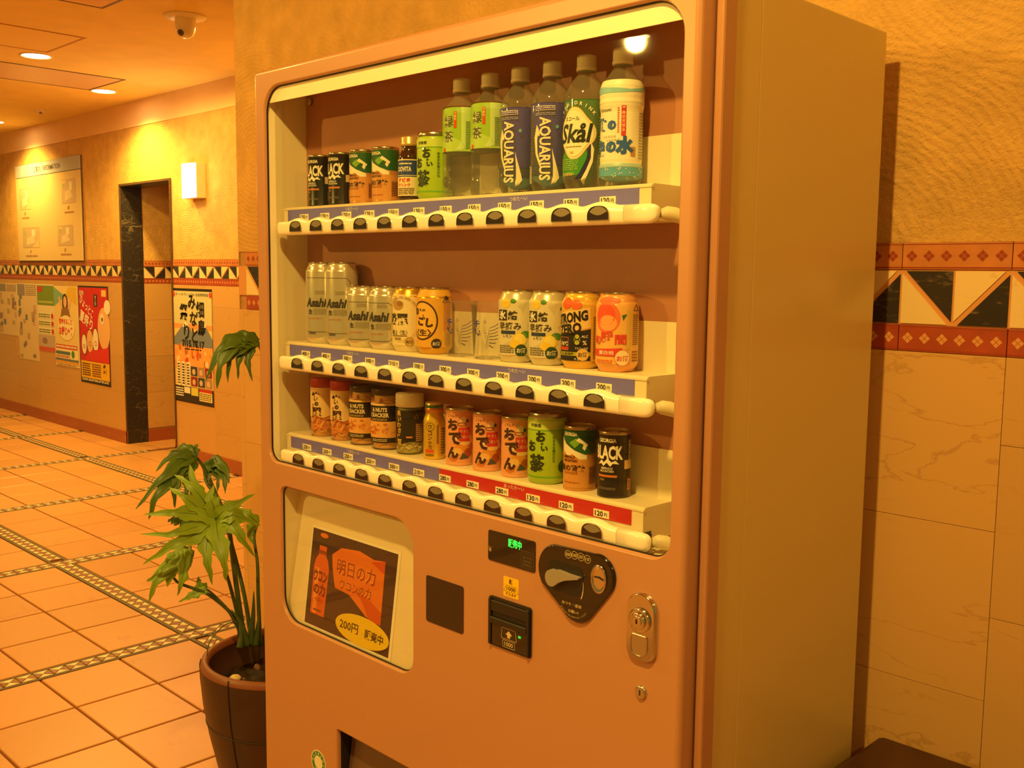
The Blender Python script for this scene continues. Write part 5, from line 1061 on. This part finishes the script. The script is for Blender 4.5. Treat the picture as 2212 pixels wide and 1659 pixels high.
b = MB(); b.tube([(.1880*math.cos(2*PI*k/56), .1880*math.sin(2*PI*k/56), .297) for k in range(57)], .0022, 'dark_wood', 5, caps=False); b.build('groove_line', pot)
b = MB(); rg = [[(rr_*math.cos(2*PI*j/32)*(1+.0*j), rr_*math.sin(2*PI*j/32), .368+.018*math.sin(j*2.3+rr_*70)*(rr_ > .02)*(rr_ < .17)+.02*(1-rr_/.177)) for j in range(32)] for rr_ in (.177, .15, .11, .07, .03, .002)]
b.loft(rg, 'soil', cap1=True); b.build('soil', t)
rr = random.Random(11)
for k in range(14):
    an = rr.uniform(0, 2*PI); q = rr.uniform(.03, .14); s_ = rr.uniform(.008, .022); p = Vector((q*math.cos(an), q*math.sin(an), .385)); d = Vector((rr.uniform(-1, 1), rr.uniform(-1, 1), rr.uniform(-.2, .5))).normalized()
    b = MB(); b.tube([p-d*s_, p-d*s_*.3, p+d*s_*.5, p+d*s_*1.1], [s_*.3, s_*.6, s_*.5, s_*.15], 'bark', 7); b.build('bark_chip', t)
bs = MB()
for cx_, cy_, r_ in ((-.06, -.10, .014),): bs.lathe([(0, -.006), (r_, -.003), (r_*1.1, .003), (r_*.7, .008), (0, .010)], 'mosaic_cream', 14, (cx_, cy_), .392)
bs.build('pebble', t)
WB = pxof(PC+Vector((0, 0, .4)))[2]                     # depth of the pot
def cr5(X, Y): return (280+X/2.304, 700+Y/2.304)        # crop coordinates -> photo pixel
def P3(X, Y, w): x, y = cr5(X, Y); return at(x, y, WB+w)-PC
def smooth_path(P, n=6):
    out = []
    for i in range(len(P)-1):
        p0, p1, p2, p3 = P[max(i-1, 0)], P[i], P[i+1], P[min(i+2, len(P)-1)]
        for k in range(n):
            s = k/n; out.append(.5*((2*p1)+(p2-p0)*s+(2*p0-5*p1+4*p2-p3)*s*s+(3*p1-p0-3*p2+p3)*s**3))
    return out+[P[-1]]
def lobe(b, path, width, mat, sd, nrm, wav=.2, base=.34):
    P = smooth_path(path, 7); n = len(P); rr = random.Random(sd); th = .0006
    ph = [rr.uniform(0, 6.28) for _ in range(4)]; top = []; bot = []
    for i, p in enumerate(P):
        s = i/(n-1); tg = (P[min(i+1, n-1)]-P[max(i-1, 0)]).normalized(); sd_ = tg.cross(nrm).normalized(); up = sd_.cross(tg).normalized()
        wd = width*.5*(base+(1-base)*math.sin(PI*min(1, s*1.25+.12))**.8 if s < .7 else (base+(1-base)*math.sin(PI*min(1, .7*1.25+.12))**.8)*(1-((s-.7)/.3)**1.7)*1.0)
        wd = max(wd, width*.012); wl = wd*(1+wav*math.sin(s*19+ph[0])+wav*.6*math.sin(s*33+ph[1])); wr = wd*(1+wav*math.sin(s*21+ph[2])+wav*.6*math.sin(s*29+ph[3]))
        row = [p-sd_*wl+up*wd*.28, p-sd_*wl*.5+up*wd*.17, p, p+sd_*wr*.5+up*wd*.17, p+sd_*wr+up*wd*.28]
        top.append(row); bot.append([q-up*th for q in row])
    b.loft(top, mat, closed=False); b.loft([r[::-1] for r in bot], mat, closed=False)
    ring = lambda L: [r[0] for r in L]+[r[-1] for r in L][::-1]
    b.loft([ring(top), ring(bot)], mat, smooth=False)
    b.tube([p-th*nrm for p in P], [.0012*(1-.8*i/(n-1))+.0003 for i in range(n)], 'stem_green', 5)
VIEW = (CP-PC); VIEW.z = .4; VIEW.normalize()
def leaf(lobes, mat, tilt=(0, 0, 0), sd=0):
    b = MB(); nrm = (VIEW+Vector(tilt)).normalized()
    for i, (path, wpx) in enumerate(lobes): lobe(b, [P3(X, Y, w) for X, Y, w in path], 1.15*wpx/2.304/FPX*WB, mat, sd*17+i, nrm)
    return b.build('leaf', t)
C0 = (430, 970, -.10)
leaf([([C0, (380, 900, -.10), (330, 820, -.11), (300, 700, -.10)], 95), ([C0, (370, 880, -.11), (300, 800, -.12), (222, 750, -.10)], 62), ([C0, (350, 920, -.12), (270, 860, -.14), (195, 812, -.12)], 58),
      ([C0, (320, 945, -.13), (200, 940, -.16), (70, 948, -.14)], 62), ([C0, (330, 1010, -.13), (200, 1045, -.17), (50, 1045, -.15)], 50), ([C0, (340, 1040, -.13), (200, 1110, -.17), (68, 1195, -.14)], 70),
      ([C0, (385, 1080, -.13), (390, 1190, -.15), (412, 1298, -.13)], 64), ([C0, (440, 1060, -.13), (470, 1170, -.15), (478, 1278, -.13)], 74), ([C0, (500, 990, -.11), (560, 1070, -.11), (622, 1158, -.08)], 60),
      ([C0, (500, 950, -.11), (570, 970, -.09), (650, 1000, -.06)], 62), ([C0, (470, 930, -.11), (540, 890, -.09), (625, 845, -.06)], 56), ([C0, (415, 900, -.11), (400, 860, -.11), (420, 800, -.10)], 70)], 'leaf_green', (0, 0, .25), 1)
C1 = (318, 660, .06)
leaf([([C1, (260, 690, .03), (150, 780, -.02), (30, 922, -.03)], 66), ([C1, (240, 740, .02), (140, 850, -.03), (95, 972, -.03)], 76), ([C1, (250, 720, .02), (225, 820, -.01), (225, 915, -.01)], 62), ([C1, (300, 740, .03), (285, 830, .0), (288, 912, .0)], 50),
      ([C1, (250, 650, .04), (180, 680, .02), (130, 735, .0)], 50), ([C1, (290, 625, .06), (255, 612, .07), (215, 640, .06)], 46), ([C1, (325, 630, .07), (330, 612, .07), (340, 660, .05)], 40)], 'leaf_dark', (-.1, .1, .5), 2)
C2 = (372, 720, .10)
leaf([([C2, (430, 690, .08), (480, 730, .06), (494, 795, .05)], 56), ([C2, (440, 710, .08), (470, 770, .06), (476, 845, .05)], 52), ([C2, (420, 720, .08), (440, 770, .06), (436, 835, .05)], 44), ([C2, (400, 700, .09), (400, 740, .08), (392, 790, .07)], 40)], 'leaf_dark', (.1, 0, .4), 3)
C3 = (640, 90, .0)
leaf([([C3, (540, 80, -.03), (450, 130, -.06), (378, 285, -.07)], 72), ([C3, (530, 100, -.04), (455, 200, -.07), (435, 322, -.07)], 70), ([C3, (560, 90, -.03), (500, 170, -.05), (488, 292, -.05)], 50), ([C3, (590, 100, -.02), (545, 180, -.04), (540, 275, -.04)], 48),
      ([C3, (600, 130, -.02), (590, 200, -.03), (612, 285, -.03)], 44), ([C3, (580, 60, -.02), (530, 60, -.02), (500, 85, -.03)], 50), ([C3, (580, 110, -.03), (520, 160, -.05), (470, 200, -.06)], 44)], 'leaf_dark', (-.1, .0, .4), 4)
C4 = (285, 1110, -.05)
leaf([([C4, (220, 1180, -.07), (140, 1250, -.09), (84, 1280, -.08)], 66), ([C4, (210, 1200, -.07), (130, 1290, -.1), (95, 1388, -.09)], 60), ([C4, (240, 1190, -.07), (200, 1260, -.08), (188, 1308, -.08)], 60), ([C4, (275, 1190, -.07), (260, 1280, -.08), (238, 1352, -.07)], 54), ([C4, (295, 1140, -.06), (300, 1180, -.06), (285, 1240, -.06)], 40)], 'leaf_green', (0, 0, .2), 5)
C5 = (385, 1320, -.02)
leaf([([C5, (330, 1340, -.03), (290, 1360, -.04), (244, 1384, -.04)], 40), ([C5, (355, 1310, -.02), (345, 1285, -.02), (342, 1255, -.02)], 48)], 'leaf_green', (0, 0, .3), 6)
C6 = (640, 990, .06)
leaf([([C6, (590, 950, .05), (560, 930, .05), (500, 915, .04)], 44), ([C6, (610, 1010, .05), (600, 1060, .05), (630, 1110, .05)], 40)], 'leaf_green', (0, 0, .3), 7)
C7 = (250, 990, .12)
leaf([([C7, (230, 980, .12), (205, 975, .12), (190, 985, .12)], 40), ([C7, (290, 985, .12), (330, 990, .12), (350, 1010, .12)], 54)], 'leaf_dark', (0, 0, .3), 8)
def stem(pts, r0, r1, name='stem'):
    P = smooth_path([P3(*p) for p in pts], 6); n = len(P); b = MB(); b.tube(P, [r0+(r1-r0)*i/(n-1) for i in range(n)], 'stem_green', 8); return b.build(name, t)
stem([(575, 1600, .02), (545, 1400, .0), (515, 1180, .0), (490, 1000, .01), (440, 870, .04), (385, 790, .08), (370, 720, .10)], .0075, .004)
stem([(565, 1600, .01), (530, 1420, -.02), (490, 1270, -.06), (440, 1120, -.10), C0], .0055, .0035)
stem([(560, 1590, .0), (520, 1460, -.01), (390, 1345, -.02), (220, 1265, -.05), C4], .0055, .003)
stem([(575, 1590, .0), (500, 1440, -.01), (430, 1360, -.02), C5], .0045, .003)
stem([(610, 1600, .03), (560, 1300, .05), (450, 900, .08), (360, 700, .08), C1], .006, .0035)
stem([(650, 1600, .02), (640, 1350, .02), (636, 1190, .03), (620, 1060, .05), C6], .0055, .003)
stem([(680, 1600, .04), (690, 1200, .04), (690, 700, .03), (680, 250, .02), C3], .007, .004)
for pts in ([(600, 1600, .0), (615, 1450, .0), (618, 1330, .0)], [(625, 1600, .0), (640, 1500, .0), (645, 1410, .0)], [(585, 1600, -.01), (560, 1500, -.02), (505, 1420, -.03)], [(550, 1610, -.02), (555, 1540, -.02), (545, 1490, -.02)]): stem(pts, .010, .001, 'sheath')
stem([(540, 1560, -.02), (530, 1490, -.05), (470, 1500, -.12), (400, 1580, -.16), (385, 1650, -.155)], .0015, .0012, 'aerial_root')
